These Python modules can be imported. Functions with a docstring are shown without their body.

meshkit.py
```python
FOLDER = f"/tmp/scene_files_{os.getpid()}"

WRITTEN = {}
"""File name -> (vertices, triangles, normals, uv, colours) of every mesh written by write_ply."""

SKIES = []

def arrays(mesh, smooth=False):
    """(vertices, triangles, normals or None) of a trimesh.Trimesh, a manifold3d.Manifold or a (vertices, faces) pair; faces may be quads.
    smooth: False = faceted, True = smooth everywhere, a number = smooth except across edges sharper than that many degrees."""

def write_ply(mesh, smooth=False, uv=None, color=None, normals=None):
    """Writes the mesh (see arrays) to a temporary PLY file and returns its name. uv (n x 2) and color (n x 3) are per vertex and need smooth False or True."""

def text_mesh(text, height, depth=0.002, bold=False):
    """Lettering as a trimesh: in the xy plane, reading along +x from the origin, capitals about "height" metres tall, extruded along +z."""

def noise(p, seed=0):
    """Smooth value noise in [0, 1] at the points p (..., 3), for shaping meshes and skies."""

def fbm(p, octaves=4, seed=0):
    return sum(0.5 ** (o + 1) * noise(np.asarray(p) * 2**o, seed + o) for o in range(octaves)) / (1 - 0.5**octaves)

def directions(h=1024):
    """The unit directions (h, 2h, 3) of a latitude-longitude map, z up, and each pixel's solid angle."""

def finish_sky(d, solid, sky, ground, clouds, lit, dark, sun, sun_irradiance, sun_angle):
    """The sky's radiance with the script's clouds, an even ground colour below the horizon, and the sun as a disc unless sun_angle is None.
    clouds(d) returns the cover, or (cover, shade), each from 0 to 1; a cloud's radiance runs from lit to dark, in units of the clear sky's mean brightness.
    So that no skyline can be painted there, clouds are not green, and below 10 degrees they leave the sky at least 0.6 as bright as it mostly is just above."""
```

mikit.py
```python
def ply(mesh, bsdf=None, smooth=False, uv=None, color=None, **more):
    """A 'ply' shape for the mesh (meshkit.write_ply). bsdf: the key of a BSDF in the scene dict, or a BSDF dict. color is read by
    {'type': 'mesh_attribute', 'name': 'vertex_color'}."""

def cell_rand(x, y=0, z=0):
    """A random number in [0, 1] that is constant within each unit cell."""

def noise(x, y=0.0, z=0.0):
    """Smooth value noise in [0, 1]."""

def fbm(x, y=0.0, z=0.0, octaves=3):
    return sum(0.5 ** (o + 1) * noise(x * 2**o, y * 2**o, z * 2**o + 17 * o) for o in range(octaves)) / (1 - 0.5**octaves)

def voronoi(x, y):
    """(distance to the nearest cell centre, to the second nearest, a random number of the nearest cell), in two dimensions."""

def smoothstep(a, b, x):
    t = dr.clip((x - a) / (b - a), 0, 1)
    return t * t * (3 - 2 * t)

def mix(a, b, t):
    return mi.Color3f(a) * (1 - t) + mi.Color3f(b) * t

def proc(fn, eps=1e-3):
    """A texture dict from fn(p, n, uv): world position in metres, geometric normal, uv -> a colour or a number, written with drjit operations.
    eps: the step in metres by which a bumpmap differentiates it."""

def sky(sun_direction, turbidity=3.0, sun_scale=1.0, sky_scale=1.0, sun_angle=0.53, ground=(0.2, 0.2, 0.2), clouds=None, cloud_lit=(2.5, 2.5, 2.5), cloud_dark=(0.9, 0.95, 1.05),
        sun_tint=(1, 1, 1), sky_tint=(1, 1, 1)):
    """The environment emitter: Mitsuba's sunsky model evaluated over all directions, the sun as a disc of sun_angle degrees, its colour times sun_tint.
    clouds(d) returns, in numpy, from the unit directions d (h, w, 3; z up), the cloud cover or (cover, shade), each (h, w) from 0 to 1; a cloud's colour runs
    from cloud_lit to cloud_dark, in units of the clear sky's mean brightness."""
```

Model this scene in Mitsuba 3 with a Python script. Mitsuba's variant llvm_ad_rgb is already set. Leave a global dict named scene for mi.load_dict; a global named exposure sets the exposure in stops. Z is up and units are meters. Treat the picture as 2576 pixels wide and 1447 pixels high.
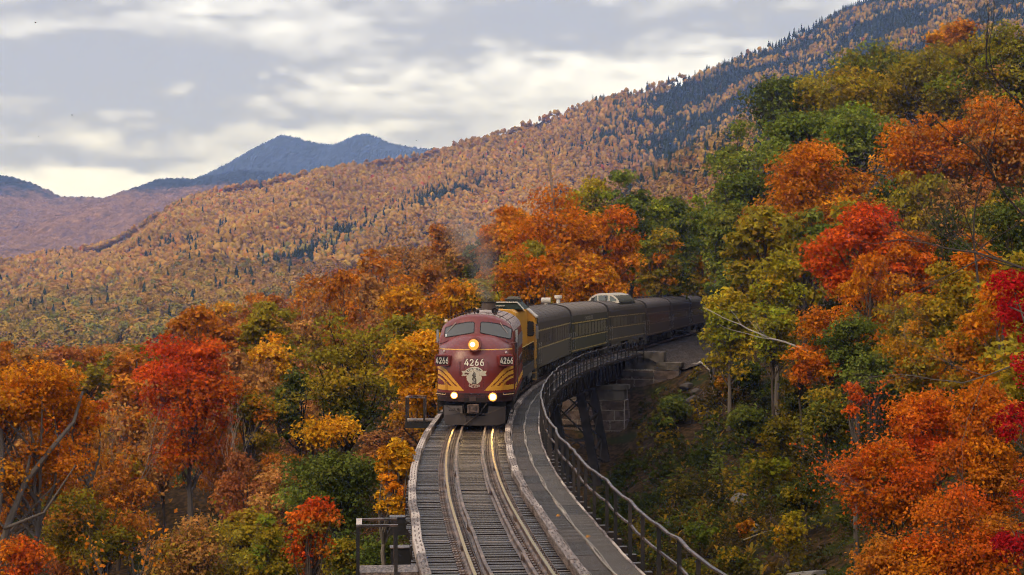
import math, random
import numpy as np
import trimesh
import mitsuba as mi
import drjit as dr
import mikit, meshkit
from shapely.geometry import Polygon, Point, box as sbox
from shapely import affinity

scene, labels = {}, {}

# ------------------------------------------------------------------ camera, sky, exposure
EYE_Z, F_PX, HORIZON = 5.55, 4600.0, 713.0        # eye height over the rails, focal length in px of a 2576 px wide frame
scene['camera'] = dict(type='perspective', fov=2 * math.degrees(math.atan(1288 / F_PX)), fov_axis='x', near_clip=0.5, far_clip=20000.0,
                       to_world=mi.ScalarTransform4f().look_at(origin=[0, 0, EYE_Z], target=[0, 1000, EYE_Z - 2.28], up=[0, 0, 1]),
                       medium={'type': 'ref', 'id': 'air'})
scene['air'] = {'type': 'homogeneous', 'albedo': {'type': 'rgb', 'value': [0.95, 0.95, 0.95]},
                'sigma_t': {'type': 'rgb', 'value': [4.0e-5, 6.2e-5, 1.4e-4]}}
exposure = 2.45


def cloud_cover(d):
    """An overcast deck of flat stratus: long bands seen edge-on low in the sky, rounder patches higher up."""
    z = np.clip(d[..., 2], 0, 1)
    k = 1 / (z + 0.075)
    p = np.stack([d[..., 0] * k * 0.42, d[..., 1] * k * 0.85, z * 0], -1)
    warp = meshkit.fbm(p * 0.8 + 9.1, 3, 5) - 0.5
    a = meshkit.fbm(p * np.array([1.0, 1.25, 1.0]) + warp[..., None] * 0.9 + np.array([3.1, 0.35, 0]), 5, 11)
    az, el = np.degrees(np.arctan2(d[..., 0], d[..., 1])), np.degrees(np.arcsin(z))
    low = np.clip((40 - el) / 25, 0, 1)
    g = np.stack([az * 0.16, el * 0.55, az * 0], -1)
    w = meshkit.fbm(g * 1.3 + 4.2, 3, 8) - 0.5
    b = meshkit.fbm(g * np.array([1.6, 2.2, 1]) + w[..., None] * 1.5 + 7.7, 5, 3)
    c = meshkit.fbm(g * np.array([4.5, 6.0, 1]) + w[..., None] * 3.0 + 1.7, 4, 21)
    e = meshkit.fbm(g * np.array([11.0, 15.0, 1]) + w[..., None] * 5.0 + 3.3, 3, 31)
    s = 0.34 + 0.9 * (a - 0.5) + low * (1.15 * (b - 0.5) + 1.15 * (c - 0.5) + 0.45 * (e - 0.5))

    def blob(x, y, rx, ry, amp):
        cx, cy = np.degrees(np.arctan((x - 1288) / F_PX)), np.degrees(np.arctan((HORIZON - y) / F_PX))
        rx, ry = rx / F_PX * 57.3, ry / F_PX * 57.3
        q = ((az - cx + w * 5) / rx) ** 2 + ((el + w * 1.5 + (c - .5) * .9 - cy) / ry) ** 2
        return amp * np.exp(-q)
    for x, y, rx, ry, amp in ((230, 195, 540, 85, 1.05), (560, 235, 200, 40, .25), (1300, 85, 620, 70, .75), (900, 150, 300, 45, .2), (60, 120, 260, 30, .35),
                              (230, 395, 330, 26, .42), (330, 320, 420, 22, .34), (900, 300, 420, 24, .18), (1950, 60, 200, 60, .2),
                              (760, 70, 330, 60, -.45), (250, 60, 420, 40, -.35), (820, 235, 330, 42, -.3), (200, 480, 340, 42, -.6), (1550, 175, 300, 60, -.35), (500, 440, 300, 26, -.35)):
        s = s + blob(x, y, rx, ry, amp)
    return np.ones_like(s), np.clip(s, 0, 1)


scene['sky'] = mikit.sky([-0.45, -0.55, 0.70], turbidity=4, sun_scale=0.25, sun_angle=28, sun_tint=(1.0, 0.93, 0.82), clouds=cloud_cover,
                         cloud_lit=(2.45, 2.49, 2.70), cloud_dark=(0.66, 0.71, 0.90), ground=(0.1, 0.08, 0.05))


# ------------------------------------------------------------------ helpers
def numbered(key):
    if key not in used:
        used[key] = 0
        return key
    used[key] += 1
    return f'{key}_{used[key]:03d}'


used = {}


def const(n, c):
    return np.tile(np.asarray(c, float), (n, 1))


def pack(c):
    """A colour per vertex as two numbers (every face has one colour), so that pieces of one material can share it."""
    c = np.clip(c, 0, .99)
    return np.stack([np.round(c[:, 0] * 1000) + c[:, 1], c[:, 2]], 1)


def cat(parts):
    """One (vertices, faces) out of several; quads become triangles."""
    vs, fs, k = [], [], 0
    for m in parts:
        v, f = (np.asarray(m[0], float), np.asarray(m[1], int)) if isinstance(m, (tuple, list)) else (np.array(m.vertices), np.array(m.faces))
        if f.shape[1] == 4:
            f = np.vstack([f[:, [0, 1, 2]], f[:, [0, 2, 3]]])
        vs.append(v); fs.append(f + k); k += len(v)
    return np.vstack(vs), np.vstack(fs)


def add(name, mesh, mat, rgb=None, smooth=False, parent=None, color=None, label=None, category=None, group=None, kind=None):
    """One entry of the scene under parent + '__' + name, numbered when taken; rgb (one colour) or color (per vertex) feeds vertex_color."""
    key = numbered(f'{parent}__{name}' if parent else name)
    if isinstance(mesh, list):
        mesh = cat(mesh)
    v, f, n = meshkit.arrays(mesh, smooth)
    kw = {}
    if color is not None:
        assert len(color) == len(v)
        kw['uv'] = pack(color)
    elif rgb is not None:
        kw['uv'] = pack(const(len(v), rgb))
    scene[key] = mikit.ply((v, f), mat, smooth=bool(n is not None), **kw)
    tag(key, label, category, group, kind)
    return key


def tag(key, label=None, category=None, group=None, kind=None):
    d = {k: x for k, x in dict(label=label, category=category, group=group, kind=kind).items() if x}
    if d:
        labels[key] = {**labels.get(key, {}), **d}


def thing(name, label, category, group=None):
    key = numbered(name)
    tag(key, label, category, group)
    return key


HEXA = np.array([[0, 2, 3, 1], [4, 5, 7, 6], [0, 1, 5, 4], [2, 6, 7, 3], [0, 4, 6, 2], [1, 3, 7, 5]])


def bx(x0, x1, y0, y1, z0, z1):
    return np.array([[x, y, z] for x in (x0, x1) for y in (y0, y1) for z in (z0, z1)], float), HEXA[:, ::-1]


def rot(m, deg, axis='z', at=(0, 0, 0)):
    v, f = m if isinstance(m, tuple) else (np.array(m.vertices), np.array(m.faces))
    a = math.radians(deg); c, s = math.cos(a), math.sin(a)
    M = {'x': [[1, 0, 0], [0, c, -s], [0, s, c]], 'y': [[c, 0, s], [0, 1, 0], [-s, 0, c]], 'z': [[c, -s, 0], [s, c, 0], [0, 0, 1]]}[axis]
    return (v - at) @ np.array(M).T + at, f


def beam(p, q, w, h=None, up=(0, 0, 1)):
    """A straight square bar from p to q, w wide and h tall."""
    p, q = np.asarray(p, float), np.asarray(q, float)
    h = h or w
    t = (q - p) / np.linalg.norm(q - p)
    a = np.cross(t, up)
    if np.linalg.norm(a) < 1e-6:
        a = np.cross(t, [1.0, 0, 0])
    a /= np.linalg.norm(a); b = np.cross(a, t)
    return np.array([e + a * i * w / 2 + b * j * h / 2 for e in (p, q) for i in (-1, 1) for j in (-1, 1)]), HEXA


def tube(points, radii, sides=6, cap=True):
    p = np.asarray(points, float)
    r = np.broadcast_to(np.asarray(radii, float), (len(p),))
    t = np.gradient(p, axis=0)
    t /= np.linalg.norm(t, axis=1, keepdims=True) + 1e-12
    ref = np.array([0, 0, 1.0]) if abs(t[:, 2]).mean() < 0.8 else np.array([1.0, 0, 0])
    a = np.cross(t, ref); a /= np.linalg.norm(a, axis=1, keepdims=True) + 1e-12
    b = np.cross(t, a)
    an = np.arange(sides) * 2 * np.pi / sides
    v = (p[:, None] + r[:, None, None] * (np.cos(an)[None, :, None] * a[:, None] + np.sin(an)[None, :, None] * b[:, None])).reshape(-1, 3)
    i, j = np.meshgrid(np.arange(len(p) - 1), np.arange(sides), indexing='ij')
    q = np.stack([i * sides + j, i * sides + (j + 1) % sides, (i + 1) * sides + (j + 1) % sides, (i + 1) * sides + j], -1).reshape(-1, 4)
    f = np.vstack([q[:, [0, 1, 2]], q[:, [0, 2, 3]]])
    if cap:
        v = np.vstack([v, p[:1], p[-1:]]); n = len(v)
        k = np.arange(sides); e = (len(p) - 1) * sides
        f = np.vstack([f, np.stack([(k + 1) % sides, k, k * 0 + n - 2], 1), np.stack([e + k, e + (k + 1) % sides, k * 0 + n - 1], 1)])
    return v, f


def lathe(profile, sides=20):
    """Revolves (r, z) pairs about z."""
    pr = np.asarray(profile, float); an = np.arange(sides) * 2 * np.pi / sides
    v = np.stack([pr[:, :1] * np.cos(an), pr[:, :1] * np.sin(an), np.repeat(pr[:, 1:], sides, 1)], -1).reshape(-1, 3)
    i, j = np.meshgrid(np.arange(len(pr) - 1), np.arange(sides), indexing='ij')
    q = np.stack([i * sides + j, i * sides + (j + 1) % sides, (i + 1) * sides + (j + 1) % sides, (i + 1) * sides + j], -1).reshape(-1, 4)
    return v, q


def extrude(poly, y0, y1):
    """A polygon drawn in x, z pushed from y0 to y1."""
    out = []
    for g in getattr(poly, 'geoms', [poly]):
        m = trimesh.creation.extrude_polygon(g, y1 - y0, engine='earcut')
        v = np.array(m.vertices)
        out.append((np.stack([v[:, 0], y1 - v[:, 2], v[:, 1]], 1), np.array(m.faces)))
    return cat(out)


def moved(m, off):
    v, f = m if isinstance(m, tuple) else (np.array(m.vertices), np.array(m.faces))
    return v + np.asarray(off, float), f


def at(x, y, D):
    """The point at depth D metres that the frame (2576 px wide) shows at x, y: used to measure the photograph."""
    return np.array([(x - 1288) / F_PX * D, D, EYE_Z - (y - HORIZON) / F_PX * D])


def fb(v, scale, seed=0, octaves=3):
    return meshkit.fbm(np.asarray(v) / scale + 100.0, octaves, seed)


# ------------------------------------------------------------------ materials (shared by key)
def own_colour(p, n, uv):
    """The colour that pack() stored with the piece."""
    r = dr.floor(uv.x + 1e-4)
    return mi.Color3f(r / 1000, uv.x - r, uv.y)


VC = mikit.proc(own_colour)


def two(b):
    return {'type': 'twosided', 'bsdf': b}


def C3(r, g, b):
    return mi.Color3f(r, g, b)


scene['leaf_material'] = {'type': 'principledthin', 'base_color': VC, 'roughness': 0.6, 'diff_trans': 0.6, 'spec_trans': 0.0, 'eta': 1.3}
scene['forest_material'] = two({'type': 'diffuse', 'reflectance': VC})
scene['bark_material'] = two({'type': 'diffuse', 'reflectance': VC})
scene['paint'] = two({'type': 'principled', 'base_color': VC, 'roughness': 0.42, 'specular': 0.45})
scene['dull_paint'] = two({'type': 'principled', 'base_color': VC, 'roughness': 0.62, 'specular': 0.22})
scene['gloss'] = two({'type': 'principled', 'base_color': VC, 'roughness': 0.12, 'specular': 0.6})


def maroon_fn(p, n, uv):
    a = mikit.fbm(p.x * 2.1, p.y * 2.1, p.z * 2.1)
    streak = mikit.noise(p.x * 9, p.y * 9, p.z * 0.9)
    c = mikit.mix(C3(.175, .022, .016), C3(.125, .014, .011), a)
    return mikit.mix(c, C3(.17, .06, .05), mikit.smoothstep(.55, .95, streak) * .34 + mikit.smoothstep(.5, .8, a) * .2)


scene['maroon'] = two({'type': 'principled', 'base_color': mikit.proc(maroon_fn), 'roughness': 0.32, 'specular': 0.5, 'clearcoat': 0.4, 'clearcoat_gloss': 0.7})


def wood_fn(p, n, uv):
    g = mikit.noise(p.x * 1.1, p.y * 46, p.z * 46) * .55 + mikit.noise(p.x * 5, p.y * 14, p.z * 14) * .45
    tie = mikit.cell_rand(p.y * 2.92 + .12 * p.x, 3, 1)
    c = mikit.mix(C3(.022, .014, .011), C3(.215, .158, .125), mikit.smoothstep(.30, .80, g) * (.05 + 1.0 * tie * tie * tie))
    return mikit.mix(C3(.022, .015, .012), c, mikit.smoothstep(.6, .9, n.z))  # side faces darkened: shade of the gaps between ties put into the colour


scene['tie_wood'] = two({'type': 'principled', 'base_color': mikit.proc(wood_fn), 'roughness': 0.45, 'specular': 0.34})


def timber_fn(p, n, uv):
    g = mikit.noise(p.x * 16, p.y * 2.3, p.z * 16) * .5 + mikit.noise(p.x * 45, p.y * 7, p.z * 45) * .5
    big = mikit.fbm(p.x * 1.1 + 5, p.y * .55, p.z, 3)
    c = mikit.mix(C3(.062, .042, .034), C3(.19, .14, .115), mikit.smoothstep(.25, .8, g))
    c = mikit.mix(c, C3(.45, .365, .305), mikit.smoothstep(.48, .62, big) * (.4 + .6 * g))
    return c


scene['timber'] = two({'type': 'principled', 'base_color': mikit.proc(timber_fn), 'roughness': 0.55, 'specular': 0.5})


scene['grating_steel'] = two({'type': 'principled', 'base_color': VC, 'roughness': 0.5, 'specular': 0.5})


def rust_fn(p, n, uv):
    a = mikit.fbm(p.x * 5, p.y * 3, p.z * 7, 3)
    return mikit.mix(C3(.055, .034, .027), C3(.15, .095, .07), mikit.smoothstep(.35, .75, a))


scene['rusty_steel'] = two({'type': 'principled', 'base_color': mikit.proc(rust_fn), 'roughness': 0.5, 'specular': 0.5})
scene['rail_head'] = two({'type': 'roughconductor', 'alpha': 0.17, 'specular_reflectance': {'type': 'rgb', 'value': [1.0, 0.84, 0.58]}, 'eta': {'type': 'rgb', 'value': [2.9, 2.9, 2.7]}, 'k': {'type': 'rgb', 'value': [3.1, 2.9, 2.5]}})  # gold tint put in to carry the headlamp glint along the rails


def steel_fn(p, n, uv):
    a = mikit.fbm(p.x * 1.7, p.y * 1.7, p.z * 1.2, 3)
    return mikit.mix(C3(.011, .009, .008), C3(.032, .023, .019), mikit.smoothstep(.35, .7, a))


scene['bridge_steel'] = two({'type': 'principled', 'base_color': mikit.proc(steel_fn), 'roughness': 0.55, 'specular': 0.4})


def railing_fn(p, n, uv):
    a = mikit.fbm(p.x * 6, p.y * 6, p.z * 6, 3)
    return mikit.mix(C3(.024, .013, .010), C3(.090, .054, .041), mikit.smoothstep(.40, .74, a))


scene['railing_steel'] = two({'type': 'principled', 'base_color': mikit.proc(railing_fn), 'roughness': 0.4, 'specular': 0.6})


def granite_fn(p, n, uv):
    a = mikit.fbm(p.x * 3, p.y * 3, p.z * 3, 3)
    b = mikit.noise(p.x * 40, p.y * 40, p.z * 40)
    c = mikit.mix(C3(.085, .060, .047), C3(.17, .125, .10), mikit.smoothstep(.3, .7, a))
    return c * (.75 + .5 * b)


scene['granite'] = two({'type': 'diffuse', 'reflectance': mikit.proc(granite_fn)})


def concrete_fn(p, n, uv):
    a = mikit.fbm(p.x * 1.5, p.y * 1.5, p.z * .6, 4)
    s = mikit.noise(p.x * 5, p.y * 5, p.z * .35)
    c = mikit.mix(C3(.075, .064, .052), C3(.20, .172, .142), mikit.smoothstep(.3, .7, a))
    return mikit.mix(c, C3(.07, .058, .048), mikit.smoothstep(.55, .85, s) * .6)


scene['concrete'] = two({'type': 'diffuse', 'reflectance': mikit.proc(concrete_fn)})


def ground_fn(p, n, uv):
    a = mikit.fbm(p.x * .35, p.y * .35, p.z * .2, 4)
    b = mikit.noise(p.x * 4.5, p.y * 4.5, p.z * 2)
    c = mikit.mix(C3(.050, .034, .020), C3(.10, .062, .030), mikit.smoothstep(.3, .7, b))
    c = mikit.mix(c, C3(.045, .055, .018), mikit.smoothstep(.52, .7, a))
    return mikit.mix(c, C3(.17, .085, .02), mikit.smoothstep(.66, .9, b) * .5) * .62


scene['ground_material'] = two({'type': 'diffuse', 'reflectance': mikit.proc(ground_fn)})


def ballast_fn(p, n, uv):
    d1, d2, r = mikit.voronoi(p.x * 9, p.y * 9)
    a = mikit.fbm(p.x * .7, p.y * .7, 0, 3)
    return mikit.mix(C3(.045, .036, .031), C3(.125, .104, .094), r) * (.55 + .6 * mikit.smoothstep(0, .35, d2 - d1)) * (.7 + .5 * a)


scene['ballast_material'] = two({'type': 'diffuse', 'reflectance': mikit.proc(ballast_fn)})


def mountain_fn(p, n, uv):
    a = mikit.fbm(p.x * .0021, p.y * .0013, p.z * .006, 4)
    b = mikit.noise(p.x * .045, p.y * .045, p.z * .06)
    c = mikit.noise(p.x * .11 + 7, p.y * .11, p.z * .12)
    dark = mikit.mix(C3(.012, .022, .022), C3(.028, .038, .030), b)
    warm = mikit.mix(C3(.31, .165, .085), C3(.19, .105, .065), b) * (.6 + .7 * c)
    t = mikit.smoothstep(-25, 30, p.z - 207 + (a - .5) * 110 + (b - .5) * 40)
    return mikit.mix(warm, dark, t)


scene['mountain_material'] = two({'type': 'diffuse', 'reflectance': mikit.proc(mountain_fn)})
for k, rad in (('headlamp_glow', (60, 42, 17)), ('ditch_glow', (60, 42, 16))):
    pass


# ------------------------------------------------------------------ the line of the track
RAD, DM, XM = 345.0, 68.0, -1.48
_Y = np.arange(-10, 900.01, 0.25)
_c = (np.minimum(_Y, 148) - DM) / np.sqrt(RAD**2 - (np.minimum(_Y, 148) - DM) ** 2)
_c = np.where(_Y < 46, np.interp(46, _Y, _c) - .0019 * (46 - _Y), _c)
_sl = np.where(_Y <= 148, _c, _c + (0.192 - _c) * np.clip((_Y - 148) / 16, 0, 1))
_X = np.concatenate([[0], np.cumsum((_sl[1:] + _sl[:-1]) / 2 * 0.25)])
_X = _X - np.interp(DM, _Y, _X) + XM
_S = np.concatenate([[0], np.cumsum(np.hypot(np.diff(_X), 0.25))])


def xc(Y):
    return np.interp(Y, _Y, _X)


def s_at(Y):
    return float(np.interp(Y, _Y, _S))


def frame(s):
    """Position, direction (away from the camera) and right-hand normal of the track at arc length s."""
    Y = np.interp(s, _S, _Y); X = np.interp(s, _S, _X); k = np.interp(Y, _Y, _sl)
    t = np.stack([k, np.ones_like(k)], -1); t = t / np.linalg.norm(t, axis=-1, keepdims=True)
    return np.stack([X, Y], -1), t, np.stack([t[..., 1], -t[..., 0]], -1)


def pt(s, off, z):
    p, t, n = frame(np.asarray(s, float))
    p = p + n * np.asarray(off, float)[..., None]
    return np.concatenate([p, np.broadcast_to(np.asarray(z, float), p.shape[:-1])[..., None]], -1)


def seg(s0, s1, o0, o1, z0, z1):
    """A straight block along the track between two arc lengths, two offsets and two heights."""
    return np.array([pt(s, o, z) for s in (s0, s1) for o in (o0, o1) for z in (z0, z1)]), HEXA


def sweep(profile, s, off=0.0, dz=0.0):
    """A closed (offset, height) profile swept along the track at the arc lengths s, with capped ends."""
    pr = np.asarray(profile, float); k = len(pr); s = np.asarray(s, float)
    off, dz = np.broadcast_to(off, s.shape), np.broadcast_to(dz, s.shape)
    v = np.vstack([pt(np.full(k, a), pr[:, 0] + o, pr[:, 1] + z) for a, o, z in zip(s, off, dz)])
    i, j = np.meshgrid(np.arange(len(s) - 1), np.arange(k), indexing='ij')
    q = np.stack([i * k + j, (i + 1) * k + j, (i + 1) * k + (j + 1) % k, i * k + (j + 1) % k], -1).reshape(-1, 4)
    f = np.vstack([q[:, [0, 1, 2]], q[:, [0, 2, 3]]])
    e = (len(s) - 1) * k
    c = np.arange(1, k - 1)
    return v, np.vstack([f, np.stack([c * 0, c, c + 1], 1), np.stack([c * 0 + e, e + c + 1, e + c], 1)])


# ------------------------------------------------------------------ the land
def sm(a, b, x):
    t = np.clip((x - a) / (b - a), 0, 1)
    return t * t * (3 - 2 * t)


RIDGE_U = np.array([-.60, -.40, -.280, -.225, -.208, -.1865, -.165, -.106, -.0496, -.008, .046, .111, .176, .198, .30, .6])
RIDGE_E = np.array([.000, .004, .0150, .0240, .0320, .0455, .053, .0650, .0735, .0850, .103, .1205, .1495, .160, .20, .26])


def hill(X, Y):
    """The long wooded mountainside that comes down from the right to the valley on the left."""
    Yc = np.maximum(Y, 50)
    u = np.clip(X / Yc, -.6, .6); D = Yc
    Dr = 2100 + 1500 * u
    Df = 760 + 240 * np.sin(u * 9 + 1) - 900 * np.maximum(u + .02, 0)
    e = np.interp(u, RIDGE_U, RIDGE_E)
    t = (D - Df) / (Dr - Df)
    zr = e * Dr + EYE_Z - 9
    prof = np.where(t < 1, np.clip(t, 0, 1) ** 1.12, 1 - 1.3 * (t - 1))
    z = -27 + (zr + 27) * prof
    # a nearer spur on the right
    es = np.interp(u, [-.02, .02, .046, .09, .125, .16, .2, .4], [-.03, .03, .060, .080, .0975, .102, .104, .11])
    Ds = 1000 + 300 * u
    zs = es * Ds - 9 - np.abs(D - Ds) * np.where(D < Ds, .16, .35)
    z = np.maximum(z, zs)
    # gullies down the slope
    z = z - 10 * sm(.1, .7, t) * np.abs(np.sin(u * 42 + 2.2 * np.sin(D / 420.0))) ** 1.5 * (t < 1.0)
    return z


def land(X, Y):
    X, Y = np.asarray(X, float), np.asarray(Y, float)
    q = X - xc(np.clip(Y, -10, 900))
    b = sm(146.5, 152, Y)
    foot = np.interp(Y, [0, 40, 75, 110, 130, 140, 147, 150], [-8.5, -8.3, -10.2, -10.6, -8.2, -5.6, -3.3, -2.6])
    right = foot + .40 * np.maximum(q - 2, 0) + .10 * np.maximum(q - 26, 0)
    left = foot - 2.0 * sm(2, 14, -q) - .17 * np.maximum(-q - 8, 0)
    near = np.where(q > 0, right, left)
    rf = -.8 - .9 * sm(2.6, 6.2, q) + .5 * np.maximum(q - 7.5, 0)
    lf = -.8 - .16 * np.maximum(-q - 3, 0)
    far = np.where(q > 0, rf, lf)
    z = near * (1 - b) + far * b
    z = np.where(z < -22, -22 - 6 * (1 - np.exp((z + 22) / 6)), z)
    cap = 95.0
    z = np.where(z > cap, cap + (z - cap) * .35, z)
    z = np.minimum(z, 400)
    z = np.maximum(z, hill(X, Y))
    rough = sm(3.2, 7, np.abs(q)) * sm(0, 25, np.hypot(X, Y))
    n = meshkit.fbm(np.stack([X / 9, Y / 9, X * 0], -1), 3, 4) - .5
    return z + rough * n * np.where(Y > 300, 5, 1.6)


def axis(a, b, fine, grow):
    out = [0.0]; st = fine
    while out[-1] < b:
        out.append(out[-1] + st); st = st * grow if out[-1] > 30 else st
    neg = [0.0]; st = fine
    while neg[-1] > a:
        neg.append(neg[-1] - st); st = st * grow if neg[-1] < -30 else st
    return np.array(neg[:0:-1] + out)


def grid(xs, ys, fn):
    X, Y = np.meshgrid(xs, ys, indexing='ij')
    v = np.stack([X, Y, fn(X, Y)], -1).reshape(-1, 3)
    i, j = np.meshgrid(np.arange(len(xs) - 1), np.arange(len(ys) - 1), indexing='ij')
    n = len(ys)
    return v, np.stack([i * n + j, (i + 1) * n + j, (i + 1) * n + j + 1, i * n + j + 1], -1).reshape(-1, 4)


gx = axis(-2600, 2600, 1.5, 1.045)
gy = np.concatenate([[-900, -500, -250, -120, -60, -30], np.arange(-12, 175, 1.9), 175 + np.cumsum(np.minimum(2.0 * 1.028 ** np.arange(170), 45))])
gy = gy[gy < 4200]
add('ground', grid(gx, gy, land), 'ground_material', smooth=True, kind='structure', label='leaf-strewn woodland floor under the trees and bridge')


# far blue mountains: each a ridge with its own length, height and depth
def far_range(name, pts, depth, front, back, seed, label):
    """pts: the skyline as (x, y) of the 2576 px frame, turned into a ridge standing depth metres away."""
    pts = np.array(pts, float)
    us = (pts[:, 0] - 1288) / F_PX; zs = EYE_Z + (HORIZON - pts[:, 1]) / F_PX * depth
    xs = np.linspace(us[0] * depth, us[-1] * depth, 520)
    ts = np.concatenate([np.linspace(0, 1, 70), np.linspace(1, 2, 16)[1:]])
    X, Tt = np.meshgrid(xs, ts, indexing='ij')
    from scipy.interpolate import PchipInterpolator
    zr = PchipInterpolator(us * depth, zs)(X)
    wob = 260 * (meshkit.fbm(np.stack([X / 700, X * 0 + seed, X * 0], -1), 3, seed) - .5)
    Y = depth + wob + np.where(Tt < 1, (Tt - 1) * front, (Tt - 1) * back)
    prof = np.where(Tt < 1, Tt ** .9, 1 - .6 * (Tt - 1))
    p3 = np.stack([X / 520, Y / 900, X * 0], -1)
    ridged = np.abs(meshkit.fbm(p3, 4, seed + 3) - .5) * 2
    z = -30 + (zr + 30) * prof - (zr + 30) * .30 * ridged * np.clip(1.2 - Tt, 0, 1) * np.clip(Tt * 3, 0, 1)
    rng = np.random.default_rng(seed)
    z = z + (rng.random(z.shape) - .35) * 9 * np.clip(Tt * 4, 0, 1)
    v = np.stack([X, Y, z], -1).reshape(-1, 3)
    n = len(ts)
    i, j = np.meshgrid(np.arange(len(xs) - 1), np.arange(n - 1), indexing='ij')
    add(name, (v, np.stack([i * n + j, (i + 1) * n + j, (i + 1) * n + j + 1, i * n + j + 1], -1).reshape(-1, 4)), 'mountain_material', smooth=True, kind='structure', label=label)


far_range('mountain', [(-500, 470), (-250, 455), (-60, 432), (0, 442), (60, 455), (120, 478), (165, 497), (250, 499), (285, 497), (330, 482), (370, 466), (400, 449), (420, 447), (450, 446), (470, 449),
                       (520, 440), (560, 432), (620, 420), (700, 430), (900, 480), (1200, 560)], 4300, 2000, 900, 5, 'hazy rust and blue ridge with a saddle, left of the twin peaks')
far_range('mountain', [(300, 560), (440, 480), (500, 446), (550, 425), (600, 396), (640, 372), (680, 349), (712, 336), (740, 341), (790, 356), (835, 361), (870, 349), (900, 336), (920, 334), (950, 344),
                       (990, 360), (1050, 369), (1120, 375), (1300, 420), (1500, 470)], 6600, 2600, 900, 9, 'blue hazy mountain with two rounded peaks on the skyline')


# ------------------------------------------------------------------ track on the bridge
END_Y = 148.6
S0, S1 = s_at(24), s_at(END_Y)
TRACK = thing('railway_track', 'curved single railway track of four steel rails on dark wet wooden ties', 'railway track')
rng = np.random.default_rng(1)


def rail_profile(o, w=1.0):
    h = .075 / 2
    return [(o - .068, -.178), (o + .068, -.178), (o + .068, -.165), (o + .012, -.145), (o + .010, -.05), (o + h, -.038), (o + h, -.008), (o + h - .008, 0), (o - h + .008, 0), (o - h, -.008), (o - h, -.038), (o - .010, -.05), (o - .012, -.145), (o - .068, -.165)]


def rail_head(o):
    return [(o - .031, .0005), (o + .031, .0005), (o + .031, .0022), (o - .031, .0022)]


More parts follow.
